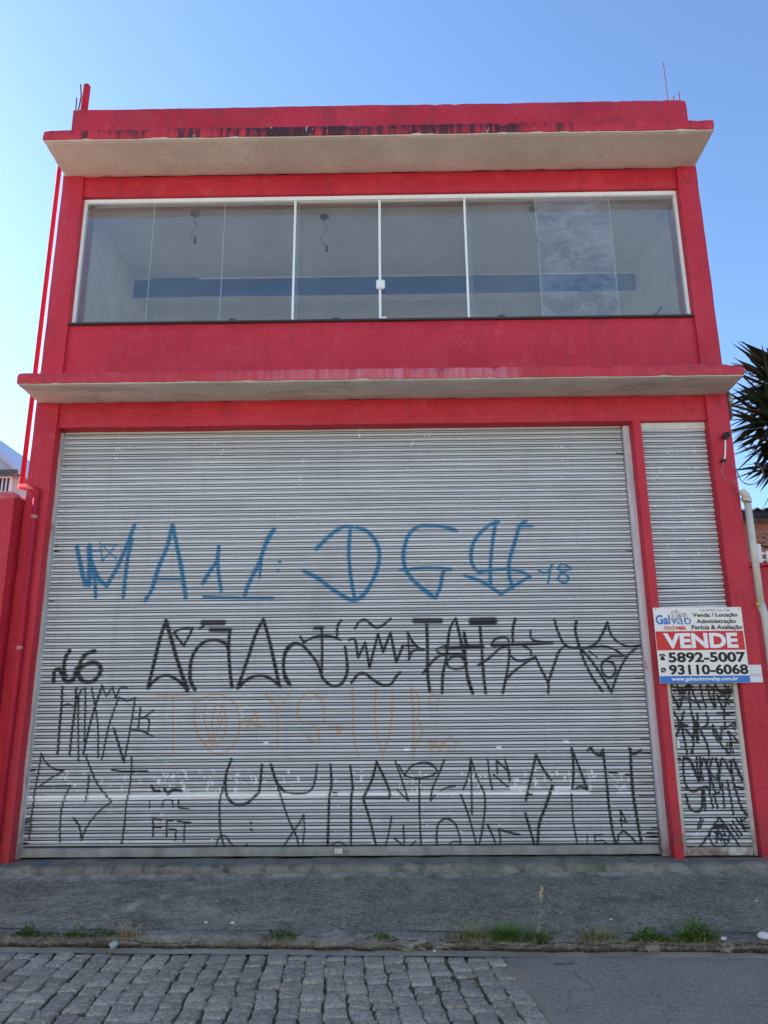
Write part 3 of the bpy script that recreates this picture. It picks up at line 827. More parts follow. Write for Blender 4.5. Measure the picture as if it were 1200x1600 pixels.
DOORB = strokes(1030, 1060, 5.518, [
 (18, [(105,58),(95,120),(140,200),(170,265)]), (16, [(170,265),(200,170),(240,60)]), (16, [(150,60),(180,140),(230,70)]), (16, [(250,60),(260,160),(270,265)]), (16, [(265,60),(310,170),(355,265)]), (16, [(350,60),(380,180),(410,255)]), (16, [(410,60),(440,160),(480,250)]), (16, [(480,60),(470,150),(490,250)]),
 (16, [(490,70),(560,150),(600,220)]), (16, [(560,60),(620,120),(520,160),(640,80)]), (16, [(500,140),(550,270),(610,140)]), (14, [(120,110),(350,100),(640,112)]), (14, [(140,195),(220,170),(330,200),(450,180),(620,195)]), (16, [(630,60),(690,130)]), (16, [(630,190),(690,270),(680,130)]), (14, [(430,70),(540,120),(600,70)]), (14, [(120,75),(210,90),(290,75)]),
 (16, [(125,290),(180,380),(235,410)]), (16, [(130,410),(180,395),(240,405)]), (16, [(210,290),(180,400),(145,500)]), (16, [(185,400),(215,520),(240,655)]), (15, [(190,410),(290,520),(280,650)]), (16, [(275,290),(300,400),(290,540)]), (24, [(312,370),(320,440),(333,550)]), (16, [(330,300),(335,400),(400,540),(430,655)]), (15, [(405,295),(420,380),(370,430),(440,430)]),
 (15, [(460,400),(470,470),(530,570),(600,650)]), (15, [(460,400),(530,540),(540,420)]), (14, [(500,300),(660,295)]), (14, [(560,270),(560,345)]), (14, [(520,300),(610,315)]), (14, [(570,375),(560,440),(660,375),(650,440)]), (14, [(590,460),(620,540),(600,580)]), (14, [(600,460),(690,555),(600,555)]), (12, [(580,560),(580,650)]), (12, [(605,560),(610,650)]), (12, [(620,570),(635,650)]), (22, [(275,630),(285,640)]),
 (16, [(205,680),(215,870),(260,960),(310,970),(360,940)]), (20, [(210,690),(260,700),(310,800),(345,890)]), (16, [(320,680),(350,890)]), (16, [(350,680),(380,880)]), (16, [(380,690),(350,890)]), (16, [(400,700),(440,830),(490,1000),(520,980)]), (16, [(430,690),(420,760),(480,860)]), (16, [(460,690),(440,820),(440,950)]), (16, [(490,690),(520,790),(500,870)]), (16, [(540,690),(520,880),(540,960)]), (15, [(560,700),(620,820)]),
 (20, [(610,720),(640,700),(700,840),(770,960)]), (17, [(620,740),(640,880),(670,1000),(710,1120),(760,1180),(790,1140),(805,1040)]), (16, [(670,935),(770,960)]), (18, [(230,1000),(260,1110),(320,1150),(370,1110),(375,950),(420,940)]), (14, [(385,950),(400,1140)]), (14, [(430,960),(465,1120)]), (14, [(470,1000),(505,1120)]), (14, [(545,900),(560,1120)]), (14, [(590,880),(640,1180)]), (14, [(220,945),(300,970),(400,930),(440,960)]),
 (14, [(515,1200),(430,1340),(345,1460)]), (14, [(515,1200),(600,1310),(700,1460)]), (12, circ), (12, [(450,1300),(540,1270),(570,1350),(480,1330),(530,1400)]), (12, [(470,1380),(590,1390)]), (12, [(450,1290),(590,1280)]), (12, [(490,1420),(510,1300),(560,1410)]), (14, [(360,1200),(330,1300)]), (12, [(378,1220),(352,1290)]), (13, [(605,1260),(690,1370)]), (13, [(630,1230),(710,1350)]), (13, [(660,1210),(740,1310)]), (13, [(700,1210),(730,1280),(800,1280)]), (12, [(740,1210),(690,1240)])])
WD2 = [([(r_.uniform(1060, 1165), y)] * 1 + [], 0) for y in ()]
for _ in range(70):
    y = r_.uniform(1080, 1325); k = (y - 1068) / 270
    x = r_.uniform(1056 + 26 * k, 1146 + 35 * k)
    WD2.append(([(x, y), (x + r_.uniform(.5, 4), y)], r_.uniform(.8, 2.6)))
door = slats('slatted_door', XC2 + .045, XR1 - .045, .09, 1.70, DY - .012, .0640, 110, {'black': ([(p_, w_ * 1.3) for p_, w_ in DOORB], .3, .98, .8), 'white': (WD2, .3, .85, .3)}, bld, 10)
m = MB()
for a, b in ((XC2 + .004, XC2 + .046), (XR1 - .048, XR1 - .004)):
    m.rbox(a, b, DY - .045, DY + .03, .012, 1.72, res=.05, amp=.002, seed=int(a * 9), edge=.003)
m.rbox(XC2 + .044, XR1 - .046, DY - .040, DY + .03, .014, .092, res=.05, amp=.003, seed=5, edge=.004)
m.build('door_frame', guide_mat('cream_frame_paint', (.66, .63, .55), (.56, .54, .47)), door)
hp = at(1061.5, 1186, DY - .05)
m = MB()
m.tube([(hp[0], DY - .045, hp[2]), (hp[0], DY - .062, hp[2])], .016, 12); m.tube([(hp[0], DY - .06, hp[2]), (hp[0], DY - .066, hp[2])], .007, 8)
m.build('door_lock', MAT['dark'], door)
hp = at(1059.5, 1163, DY - .05)
m = MB(); m.bbox(hp[0] - .012, hp[0] + .012, DY - .062, DY - .044, hp[2] - .04, hp[2] + .04, .004); m.build('hinge', MAT['white'], door)

# ================================================================== FOR-SALE SIGN
SX0, SX1, SZ0, SZ1, SGY = 2.676, 3.582, 1.637, 2.401, -.035
sign = thing('sale_sign', 'white estate agent board with red VENDE band above the narrow graffitied door', 'sign', ((SX0 + SX1) / 2, SGY, SZ0))
SW, SH = SX1 - SX0, SZ1 - SZ0
def P(u, v): return SX0 + u * SW, SZ1 - v * SH
MAT['board'] = plain('white_sign_board', (.80, .77, .69), .35, .4, .03, 6, 0)
MAT['sign_red'] = plain('sign_red_vinyl', (.60, .012, .020), .35, .4, .04, 6, 0)
MAT['sign_blue'] = plain('sign_blue_vinyl', (.012, .17, .52), .35, .4, .04, 6, 0)
MAT['sign_white'] = plain('sign_white_vinyl', (.82, .81, .79), .35, .4, 0, 6, 0)
MAT['sign_grey'] = plain('sign_grey_print', (.16, .17, .19), .4, .4, 0, 6, 0)
m = MB(); m.bbox(SX0, SX1, SGY, SGY + .010, SZ0, SZ1, .002); m.build('board', MAT['board'], sign)
def panel(name, u0, u1, v0, v1, mat, y=.0012):
    a, b = P(u0, v1), P(u1, v0)
    m = MB(); m.box(a[0], b[0], SGY - y, SGY - .0002, a[1], b[1])
    return m.build(name, MAT[mat], sign)
panel('red_band', 0.003, .988, .318, .570, 'sign_red')
panel('blue_band', 0.002, .998, .905, .997, 'sign_blue')
def text(s, u0, u1, v0, v1, mat, bold=0.0, name='lettering', y=.0026, cap=None, shear=0):
    """lettering stretched to fill the box u0..u1, v0..v1 on the board"""
    cu = bpy.data.curves.new(name, 'FONT')
    cu.body = s
    cu.offset = bold
    cu.extrude = 0.001
    cu.shear = shear
    cu.resolution_u = 4
    tmp = bpy.data.objects.new(name, cu)
    C.objects.link(tmp)
    dg = bpy.context.evaluated_depsgraph_get()
    me = bpy.data.meshes.new_from_object(tmp.evaluated_get(dg))
    bpy.data.objects.remove(tmp); bpy.data.curves.remove(cu)
    co = np.array([v.co for v in me.vertices])
    lo, hi = co.min(0), co.max(0)
    a, b = P(u0, v1), P(u1, v0)
    off = parent_loc(sign)
    for v in me.vertices:
        fx = (v.co.x - lo[0]) / (hi[0] - lo[0]); fz = (v.co.y - lo[1]) / (hi[1] - lo[1])
        v.co = (a[0] + fx * (b[0] - a[0]) - off[0], SGY - y - (.0006 if v.co.z > 0 else 0) - off[1], a[1] + fz * (b[1] - a[1]) - off[2])
    me.materials.clear(); me.materials.append(MAT[mat])
    o = bpy.data.objects.new(name, me); C.objects.link(o); o.parent = sign
    return o
text('Gal', .018, .180, .098, .225, 'sign_blue', .028)
text('vão', .190, .415, .105, .228, 'sign_blue', -.004)
text('imó', .110, .225, .232, .302, 'sign_red', .004)
text('veis', .232, .345, .240, .300, 'sign_red', .03)
text('Creci: 107.744-F / Creci: 17.406', .525, .868, .028, .052, 'sign_grey', .004)
text('Venda / Locação', .440, .947, .075, .142, 'black', .022)
text('Administração', .478, .922, .160, .228, 'black', .022)
text('Perícia & Avaliação', .415, .985, .238, .312, 'black', .022)
text('VENDE', .086, .915, .345, .545, 'sign_white', .040)
text('5892-5007', .118, .980, .597, .732, 'black', .032)
text('93110-6068', .112, .990, .757, .892, 'black', .032)
text('www.galvaoimovelsp.com.br', .130, .868, .918, .982, 'sign_white', .022)
# line drawing of towers over the logo
m = MB()
def ln(pts, r=.0024):
    m.tube([(P(*q)[0], SGY - .0022, P(*q)[1]) for q in pts], r, 5)
ln([(.222, .20), (.205, .06), (.250, .03), (.262, .22)]); ln([(.250, .03), (.290, .055), (.300, .17)]); ln([(.235, .20), (.222, .05)], .0016); ln([(.275, .17), (.266, .045)], .0016)
ln([(.318, .13), (.312, .085), (.340, .072), (.350, .21)]); ln([(.340, .072), (.372, .09), (.378, .14)]); ln([(.355, .20), (.352, .082)], .0016)
m.build('logo_drawing', MAT['sign_grey'], sign)
# telephone and handset symbols
m = MB()
def pol(pts, y0=.0034, y1=.0012):
    m.poly([P(*q) for q in pts][::-1], SGY - y0, SGY - y1)
pol([(.018, .645), (.020, .628), (.034, .618), (.072, .618), (.086, .628), (.088, .645), (.074, .648), (.072, .638), (.034, .638), (.032, .648)])
pol([(.040, .646), (.066, .646), (.070, .662), (.078, .680), (.078, .698), (.028, .698), (.028, .680), (.036, .662)])
m.build('telephone_symbol', MAT['black'], sign)
m = MB()
cx, cy = .050, .826
pol([(cx + .028 * math.cos(a), cy + .034 * math.sin(a)) for a in [k * math.pi / 12 for k in range(24)]])
pol([(.022, .862), (.026, .838), (.040, .855)], .0030)
m.build('handset_symbol', MAT['black'], sign)
m = MB()
pol([(.037, .812), (.044, .808), (.047, .818), (.044, .823), (.052, .835), (.058, .832), (.064, .838), (.060, .846), (.052, .844), (.042, .832)], .0050, .0034)
m.build('handset_symbol', MAT['sign_white'], sign)
for u, v in ((.03, .022), (.968, .028)):
    m = MB(); q = P(u, v); m.tube([(q[0], SGY - .004, q[1]), (q[0], SGY + .03, q[1])], .006, 8)
    m.build('nail', MAT['dark'], sign)
for u, v in ((.1, .4), (.1, .85)):                                   # battens that carry the board off the wall
    m = MB(); q = P(u, v); m.box(q[0], q[0] + .04, SGY + .0102, .014, q[1] - .04, q[1])
    m.build('batten', MAT['dark'], sign)

pq = plain('white_plaque_plastic', (.72, .72, .71), .4, .4, .05, 8, .05)
a, b = at(1150, 1068, -.02), at(1196.5, 1040, -.02)
plq = thing('wall_plaque', 'blank white plastic strip on the red pillar behind the sale board', 'plaque', (a[0], -.01, a[2]))
m = MB(); m.bbox(3.50, 3.715, -.022, .002, 1.640, 1.815, .003); m.build('plate', pq, plq)
m = MB(); m.box(3.60, 3.716, -.0245, -.0215, 1.705, 1.709); m.box(3.60, 3.716, -.0245, -.0215, 1.722, 1.725); m.build('line', MAT['sign_grey'], plq)

# ================================================================== PIPES, WIRES, RODS
dp = thing('drain_pipe', 'red painted drainpipe with a double elbow along the left edge of the shop front', 'drainpipe', (-3.95, -.05, 0))
m = MB()
up_ = [tuple(at(93, 262, .16))] + [tuple(at(px, py, .16)) for px, py in ((84, 340), (68.5, 470), (50, 624))]
e1 = at(34.5, 752, .16)
m.tube(up_ + [tuple(e1)], .027, 14); m.build('upper_pipe', MAT['red_pipe'], dp, True)
lo1 = at(57, 774, -.055)
m = MB()
m.tube([(e1[0], .16, e1[2] + .05), (e1[0], .16, e1[2] - .03), (e1[0] + .01, .13, e1[2] - .075), (e1[0] + .05, .07, e1[2] - .09), (lo1[0] - .03, -.03, lo1[2] + .075), (lo1[0] - .005, -.052, lo1[2] + .055), (lo1[0], -.055, lo1[2] - .03)], [.032, .034, .034, .033, .033, .034, .035], 14)
m.build('elbow', MAT['red_pipe'], dp, True)
m = MB(); m.tube([(lo1[0], -.055, lo1[2]), (lo1[0] + .004, -.052, 2.0), (lo1[0] - .012, -.055, -.04)], .031, 14); m.build('lower_pipe', MAT['red_pipe'], dp, True)
clampm = plain('worn_clamp', (.50, .20, .20), .5, .3, .5, 40, .2)
for z in (3.42, 2.03):
    m = MB(); m.tube([(lo1[0] + .002, -.054, z), (lo1[0] + .002, -.054, z + .035)], .0335, 14)
    m.build('clamp', clampm, dp)

wp = thing('downpipe', 'cream plastic pipe with a rounded cap on the right edge of the right red pillar', 'pipe', (3.83, -.02, 0))
pc = plain('cream_pipe_plastic', (.58, .53, .44), .6, .3, .12, 6, .05)
t0 = at(1167, 778, -.0)
m = MB(); m.tube([(t0[0], 0, t0[2] - .02), (t0[0] - .004, 0, 2.42)], .036, 16); m.build('upper_pipe', pc, wp, True)
m = MB(); m.tube([(t0[0] - .004, 0, 2.44), (t0[0] + .02, -.005, 2.30), (t0[0] + .022, -.005, -.25)], .040, 16); m.build('lower_pipe', pc, wp, True)
m = MB(); m.tube([(t0[0], 0, t0[2] - .06), (t0[0], 0, t0[2] - .045), (t0[0], 0, t0[2] + .0)], [.038, .045, .045], 16)
m.tube([(t0[0] - .005, 0, t0[2] - .005), (t0[0] - .012, 0, t0[2] + .035), (t0[0] - .03, 0, t0[2] + .065), (t0[0] - .075, 0, t0[2] + .055)], [.043, .043, .038, .028], 16)
m.build('cap', pc, wp, True)
foam = plain('yellow_foam', (.66, .55, .12), .8, .2, .2, 20, .3)
m = MB(); m.blob((t0[0] - .055, -.03, t0[2] - .035), .022, 2, .3, 3); m.build('foam_seal', foam, wp)
m = MB(); m.blob((t0[0] - .05, -.04, 2.43), .02, 2, .3, 5); m.build('foam_seal', foam, wp)

vp = thing('vent_pipe', 'short capped red pipe standing on the left end of the roof parapet', 'vent pipe', (-3.84, .08, 8.76))
p = at(131.5, 170, .08); q = at(133, 135, .08)
m = MB(); m.tube([(p[0], .08, 8.70), (p[0] + .006, .08, q[2]), (p[0] + .006, .08, q[2] + .02)], [.044, .044, .030], 16); m.build('pipe', MAT['red_pipe'], vp, True)
rust = plain('rusty_steel', (.10, .055, .04), .7, .3, .3, 30, .2)
def rod(name, label, cat, pts, r, mat, Y=.08, group=None):
    P3 = [at(px, py, Y) for px, py in pts]
    P3[0][2] -= .05
    base = tuple(P3[0])
    m = MB(); m.tube([tuple(x) for x in P3], r, 6)
    o = m.build(name, mat)
    o.location = base
    for v in o.data.vertices: v.co -= Vector(base)
    return tag(o, label, cat, group)
rod('steel_rod', 'bent thin steel rod beside the red vent pipe on the parapet', 'steel rod', [(123, 168), (127, 151), (126, 132)], .009, rust)
rod('steel_rod', 'short straight steel rod left of the bent one on the parapet', 'steel rod', [(119, 168), (120, 153)], .008, rust)
pinkrod = plain('pinkish_rod_paint', (.16, .07, .09), .9, .05, .2, 30, .1)
rod('steel_rod', 'tall thin leaning rod on the right end of the parapet', 'steel rod', [(1043, 157), (1040, 130), (1036, 97)], .006, pinkrod)
rod('steel_rod', 'shorter left stub of rod near the right parapet corner', 'steel rod', [(1052, 157), (1052, 150)], .007, pinkrod)
rod('steel_rod', 'longer right stub of rod nearest the right parapet corner', 'steel rod', [(1062, 156), (1060, 144)], .008, pinkrod)

# service insulators and wires on the right pillar
ci = thing('insulator_bracket', 'dark wire insulator with a white lead on the upper right pillar', 'insulator', tuple(at(1135, 684, 0)))
m = MB()
c = at(1134, 681, -.04)
m.tube([(c[0] - .035, -.06, c[2] - .02), (c[0] + .03, -.06, c[2] + .02)], [.020, .026], 10); m.blob((c[0], -.05, c[2]), .032, 2, .4, 3); m.tube([(c[0], .01, c[2]), (c[0], -.07, c[2] + .015)], .012, 8)
m.blob((c[0] - .02, -.06, c[2] - .035), .02, 2, .4, 8)
m.build('insulator', MAT['dark'], ci)
m = MB(); m.tube([tuple(at(px, py, -.05)) for px, py in ((1133, 686), (1133.5, 695), (1133, 712), (1132, 719))], .008, 8); m.build('white_lead', MAT['white'], ci)
m = MB(); c = at(1131.5, 719, -.045); m.bbox(c[0] - .028, c[0] + .022, -.06, -.01, c[2] - .015, c[2] + .012, .004); m.build('connector', MAT['dark'], ci)
grey_wire = plain('grey_cable', (.20, .19, .20), .5, .3, .1, 9, 0)
def cable(label, pts, r, mat, Y0, Y1):
    n = len(pts)
    P3 = [tuple(at(px, py, Y0 + (Y1 - Y0) * k / (n - 1))) for k, (px, py) in enumerate(smooth(pts))] if False else []
    sp = smooth(pts); n = len(sp)
    P3 = [tuple(at(px, py, Y0 + (Y1 - Y0) * k / (n - 1))) for k, (px, py) in enumerate(sp)]
    m = MB(); m.tube(P3, r, 6)
    o = m.build('cable', mat)
    base = Vector(P3[0]); o.location = base
    for v in o.data.vertices: v.co -= base
    return tag(o, label, 'cable')
cable('thin grey cable looping from the black connector across the right pillar edge', [(1131, 721), (1128, 738), (1133, 748), (1142, 753), (1150, 750), (1153, 742), (1148, 730), (1142, 724)], .0035, grey_wire, -.05, -.02)
cable('grey cable hanging in a deep loop right of the pillar with two dark ends', [(1151, 732), (1154, 744), (1163, 755), (1174, 757), (1185, 753), (1192, 743), (1191, 734), (1182, 724)], .005, grey_wire, -.02, .3)
cable('second thin cable inside the hanging loop right of the pillar', [(1152, 736), (1158, 750), (1168, 756), (1180, 756)], .003, grey_wire, -.02, .2)
cable('dark cable running down the pillar edge into the cream pipe cap', [(1145, 758), (1148, 768), (1154, 776), (1163, 782), (1174, 784)], .005, MAT['dark'], -.03, -.055)
for px, py, lab in ((1182, 724, 'upper dark clip at the end of the hanging cable loop'), (1193, 731, 'lower dark clip at the right side of the hanging cable loop')):
    q = at(px, py, .3)
    m = MB(); m.blob(tuple(q), .023, 2, .3, px, (1.4, 1, .8)); o = m.build('cable_clip', MAT['dark']); o.location = q
    for v in o.data.vertices: v.co -= Vector(q)
    tag(o, lab, 'cable clip')
rb = thing('rusty_bracket', 'rusty bracket with a grey bell insulator just under the lower canopy corner', 'bracket', tuple(at(1138, 640, .1)))
m = MB(); c = at(1137, 613, .06); c2 = at(1143, 655, .06)
m.bbox(c[0] - .03, c[0] + .005, .02, .10, c2[2], c[2], .005); m.build('bar', rust, rb)
m = MB(); c = at(1139.5, 625, .05); m.tube([(c[0], .04, c[2] + .05), (c[0] + .004, .04, c[2] + .02), (c[0] + .006, .04, c[2] - .03), (c[0] + .006, .04, c[2] - .05)], [.012, .03, .034, .018], 12); m.build('bell', plain('grey_porcelain', (.30, .29, .28), .35, .5, .2, 20, .1), rb)
cable('faint overhead service wire leaving the dark insulator to the right', [(1138, 679), (1165, 672), (1215, 664)], .003, grey_wire, -.05, 1.5)

# ================================================================== NEIGHBOURING WALLS
bw = thing('boundary_wall', 'red painted wall pier beside the left drainpipe, lower than the shop', 'wall', (-4.6, 0, 0))
m = MB(); m.rbox(-9.0, -4.012, -.19, .02, -.4, 3.60, res=.09, amp=.008, seed=31, chip=.02); m.rbox(-9.0, -4.012, .02, .25, -.4, 3.66, res=.12, amp=.008, seed=32)  # wall lengthened out of view to the left to keep sun off the road
m.build('pier', MAT['red'], bw)
m = MB(); m.rbox(-9.0, -4.02, -.20, .24, 3.595, 3.70, res=.05, amp=.014, seed=33, chip=.05, edge=.02); m.build('coping', plain('pale_pink_coping', (.56, .10, .12), .6, .3, .3, 9, .3), bw)
bw2 = thing('boundary_wall', 'red painted boundary wall behind the cream pipe on the right', 'wall', (4.4, .6, 0))
m = MB(); m.rbox(3.75, 9.0, .5, .72, -.4, 2.92, res=.14, amp=.008, seed=34, chip=.02); m.build('wall', MAT['red'], bw2)
m = MB(); m.rbox(3.75, 9.0, .47, .75, 2.915, 2.975, res=.08, amp=.01, seed=35, chip=.03); m.build('coping', MAT['red'], bw2)
fn = thing('white_fence', 'white metal picket fence on top of the right red wall', 'fence', (4.3, .6, 2.97))
m = MB()
fp = at(1186, 880, .6)
m.bbox(fp[0] - .035, fp[0] + .035, .57, .63, 2.97, 3.20, .004)
m.build('post', MAT['white'], fn)
m = MB()
for k in range(22):
    x = fp[0] + .09 + k * .115
    m.bbox(x, x + .032, .59, .605, 2.98, 3.12 + .02 * (k % 2), .003)
m.box(fp[0] + .03, fp[0] + 2.6, .606, .622, 3.01, 3.03); m.box(fp[0] + .03, fp[0] + 2.6, .606, .622, 3.085, 3.105)
m.build('pickets', MAT['white'], fn)

# grey-roofed house, left rear
hs = thing('gable_house', 'pale rendered house with a grey metal gable roof far behind on the left', 'house', (-11.5, 13, 0))
HY = 13.0
r0, r1, rv = at(-60, 645, HY), at(34, 736, HY), at(0, 690, HY)
m = MB(); m.rbox(r0[0] - 5, r1[0] - .25, HY + .2, HY + 8, -.4, r1[2] - .05, res=.5, amp=.01, seed=41)
m.build('wall', plain('pale_grey_render', (.52, .50, .47), .8, .2, .1, 2, .3), hs)
rf = plain('grey_metal_roof', (.42, .46, .52), .4, .4, .06, 3, .05)
m = MB()
apex = (r0[0], r0[2]); eave = (r1[0], r1[2])
m.poly([(eave[0], eave[1]), (apex[0], apex[1]), (apex[0], apex[1] - .18), (eave[0] - .02, eave[1] - .12)], HY - .3, HY + 8)
m.poly([(apex[0], apex[1]), (2 * apex[0] - eave[0], eave[1]), (2 * apex[0] - eave[0], eave[1] - .12), (apex[0], apex[1] - .18)], HY - .3, HY + 8)
m.poly([(eave[0] - .1, eave[1] - .06), (apex[0], apex[1] - .12), (2 * apex[0] - eave[0] + .1, eave[1] - .06)], HY - .1, HY + .15)
m.build('roof', rf, hs)
m = MB(); m.box(apex[0] - 4.2, eave[0] + .02, HY - .34, HY - .24, eave[1] - .16, eave[1] - .06); m.build('eave_board', plain('dark_eave', (.09, .09, .095), .6, .3, .1, 9, .1), hs)
w0, w1 = at(-28, 772, HY + .17), at(20, 745, HY + .17)
m = MB(); m.box(w0[0], w1[0], HY + .12, HY + .21, w0[2], w1[2]); wf = m.build('window', MAT['white'], hs)
m = MB()
nb = 7
for k in range(nb):
    x0 = w0[0] + .05 + (w1[0] - w0[0] - .05) * k / nb
    m.box(x0, x0 + (w1[0] - w0[0] - .05) / nb - .06, HY + .10, HY + .125, w0[2] + .06, w1[2] - .06)
m.build('pane', plain('dark_window_glass', (.03, .04, .05), .15, .5, .1, 3, 0), wf)

# brick house, right rear
bh = thing('brick_house', 'bare red brick house with a dark corrugated roof edge far behind on the right', 'house', (11, 9, 0))
BY = 9.0
b0, b1 = at(1160, 804, BY), at(1260, 900, BY)
n = NT('bare_brick', .9, .15)
bt = n.t.nodes.new('ShaderNodeTexBrick')
mp = n.t.nodes.new('ShaderNodeMapping'); mp.inputs['Rotation'].default_value = (math.pi / 2, 0, 0)
n.link(n.tc.outputs['Object'], mp.inputs[0]); n.link(mp.outputs[0], bt.inputs['Vector'])
bt.inputs['Color1'].default_value = (.72, .27, .13, 1); bt.inputs['Color2'].default_value = (.60, .21, .10, 1); bt.inputs['Mortar'].default_value = (.30, .25, .21, 1)
bt.inputs['Scale'].default_value = 1; bt.inputs['Brick Width'].default_value = .24; bt.inputs['Row Height'].default_value = .11; bt.inputs['Mortar Size'].default_value = .012
n.color(n.mix(n.rng(n.noise(2.5, 6, .7), .5, .7, 0, .6), bt.outputs[0], (.14, .09, .07)))
n.bump(n.noise(12, 5), .4, .02)
m = MB(); m.rbox(b0[0] - .6, b0[0] + 8, BY, BY + 7, -.4, b0[2] - .20, res=.5, amp=.008, seed=51); m.build('wall', n.m, bh)
m = MB(); m.rbox(b0[0] - .65, b0[0] + 8.05, BY - .05, BY + 7, b0[2] - .20, b0[2] - .08, res=.2, amp=.012, seed=52); m.build('ring_beam', plain('grey_ring_beam', (.30, .26, .23), .9, .2, .2, 3, .3), bh)
m = MB()
N = 90
vs, fs = [], []
for k in range(N + 1):
    x = b0[0] - .9 + 9.4 * k / N
    z = .035 * math.cos(k * math.pi)
    for y, dz in ((BY - .45, 0), (BY + 7.3, 1.1)):
        for h in (0, .03):
            vs.append((x, y, b0[2] + dz * .9 - .02 + z + h))
for k in range(N):
    a = k * 4
    fs += [(a, a + 4, a + 6, a + 2), (a + 1, a + 3, a + 7, a + 5), (a, a + 1, a + 5, a + 4), (a + 2, a + 6, a + 7, a + 3)]
m.add(vs, fs); m.box(b0[0] - .9, b0[0] + 8.5, BY - .43, BY - .40, b0[2] - .17, b0[2] - .04)
m.build('roof', plain('dark_corrugated_sheet', (.045, .04, .04), .8, .2, .3, 4, .2), bh)

# ================================================================== TREES
def spiky_tree(loc, heads, label):
    t = thing('yucca_tree', label, 'tree', loc)
    m = MB()
    base = Vector(loc)
    for hc in heads:
        hv = Vector(hc)
        pts = [base + (Vector((hv.x, hv.y, hv.z)) - base) * k + Vector((.12 * math.sin(k * 5 + hv.x), .1 * math.cos(k * 4), 0)) * (1 - k) * min(1, k * 4) for k in [j / 8 for j in range(9)]]
        m.tube([tuple(q) for q in pts], [.24 - .014 * j for j in range(9)], 10)
    m.build('trunk', plain('yucca_bark', (.13, .11, .09), .9, .2, .3, 6, .6), t)
    m = MB()
    rr = random.Random(3)
    for hc in heads:
        c = Vector(hc)
        for k in range(115):
            th = rr.uniform(0, 2 * math.pi)
            el = math.radians(rr.triangular(-70, 85, 5))
            d = Vector((math.cos(th) * math.cos(el), math.sin(th) * math.cos(el), math.sin(el)))
            L = rr.uniform(.58, 1.0) * (1 if el > -.5 else .9)
            wd = rr.uniform(.038, .056)
            s = d.cross(Vector((0, 0, 1)));
            s = s.normalized() if s.length > 1e-3 else Vector((1, 0, 0))
            s = (s + Vector((rr.uniform(-.4, .4), rr.uniform(-.4, .4), rr.uniform(-.4, .4)))).normalized()
            b = c + Vector((0, 0, rr.uniform(-.35, .12))) + d * .06
            droop = rr.uniform(0, .10)
            nrm = d.cross(s).normalized()
            rows = []
            for f_, wf_ in ((0, .55), (.3, 1), (.65, .75), (1, .04)):
                ctr = b + d * L * f_ - Vector((0, 0, droop * f_ * f_))
                rows.append([ctr - s * wd * wf_, ctr - nrm * wd * .25 * wf_, ctr + s * wd * wf_])
            vs = [q for rw in rows for q in rw]
            fs = []
            for j in range(3):
                for e in (0, 1):
                    fs.append((j * 3 + e, j * 3 + e + 1, j * 3 + e + 4, j * 3 + e + 3))
            m.add(vs, fs)
    n = NT('yucca_leaf', .45, .35)
    n.color(n.mix(n.noise(2, 3), (.022, .042, .020), (.045, .075, .035)))
    m.build('crown', n.m, t)
    return t
h1 = at(1216, 640, 1.9); h2 = at(1250, 585, 2.6); h3 = at(1236, 690, 2.3); h4 = at(1224, 598, 2.4)
spiky_tree((h1[0] + .5, 2.3, -.3), [tuple(h1), tuple(h2), tuple(h3), tuple(h4)], 'dark spiky yucca tree with sword leaves rising right of the shop')

def leaf_tree(name, loc, H, crown_c, rad, nleaf, size, label, cola, colb, cat='tree', seed=1, trunk=True, branches=9):
    t = thing(name, label, cat, loc)
    rr = random.Random(seed)
    base, cc = Vector(loc), Vector(crown_c)
    m = MB()
    tips = []
    m.tube([tuple(base), tuple(base.lerp(cc, .5) + Vector((.05, 0, 0))), tuple(cc)], [.035 * H * .5, .022 * H * .5, .008 * H * .5], 8)
    for k in range(branches):
        st = base.lerp(cc, rr.uniform(.45, .95))
        d = Vector((rr.gauss(0, 1), rr.gauss(0, 1), rr.gauss(.3, .7))).normalized()
        e = cc + Vector((d.x * rad[0], d.y * rad[1], d.z * rad[2])) * rr.uniform(.6, 1.0)
        mid = st.lerp(e, .5) + Vector((0, 0, -.04 * H))
        m.tube([tuple(st), tuple(mid), tuple(e)], [.008 * H * .5, .005 * H * .5, .002 * H * .5], 5)
        tips += [mid, e, st.lerp(e, .8)]
    m.build('trunk' if trunk else 'stem', plain(name + '_bark', (.12, .09, .07), .9, .2, .3, 8, .4), t)
    m = MB()
    for k in range(nleaf):
        c = rr.choice(tips) + Vector((rr.gauss(0, .22) * rad[0], rr.gauss(0, .22) * rad[1], rr.gauss(0, .22) * rad[2]))
        a = Vector((rr.gauss(0, 1), rr.gauss(0, 1), rr.gauss(0, .8))).normalized()
        b = a.orthogonal().normalized()
        s = size * rr.uniform(.6, 1.3)
        m.add([c - a * s, c + b * s * .45, c + a * s, c - b * s * .45], [(0, 1, 2, 3)])
    m.build('crown' if trunk else 'foliage', leafy(name + '_leaf', cola, colb), t)
    return t
tc = at(1186, 590, 6.5)
leaf_tree('small_tree', (tc[0] + .3, 6.5, -.3), 8, (tc[0] + .25, 6.5, tc[2] - .1), (.40, .4, .5), 700, .045, 'thin green tree showing faintly behind the spiky yucca leaves', (.035, .06, .02), (.06, .09, .03), seed=5)
sc_ = at(1203, 900, 3.0)
leaf_tree('garden_shrub', (sc_[0] + .3, 3.0, -.3), 3, (sc_[0] + .35, 3.0, sc_[2] - .15), (.6, .6, .75), 2600, .05, 'leafy garden shrub behind the red wall below the brick house', (.035, .07, .02), (.08, .12, .035), 'shrub', 8, False, 14)

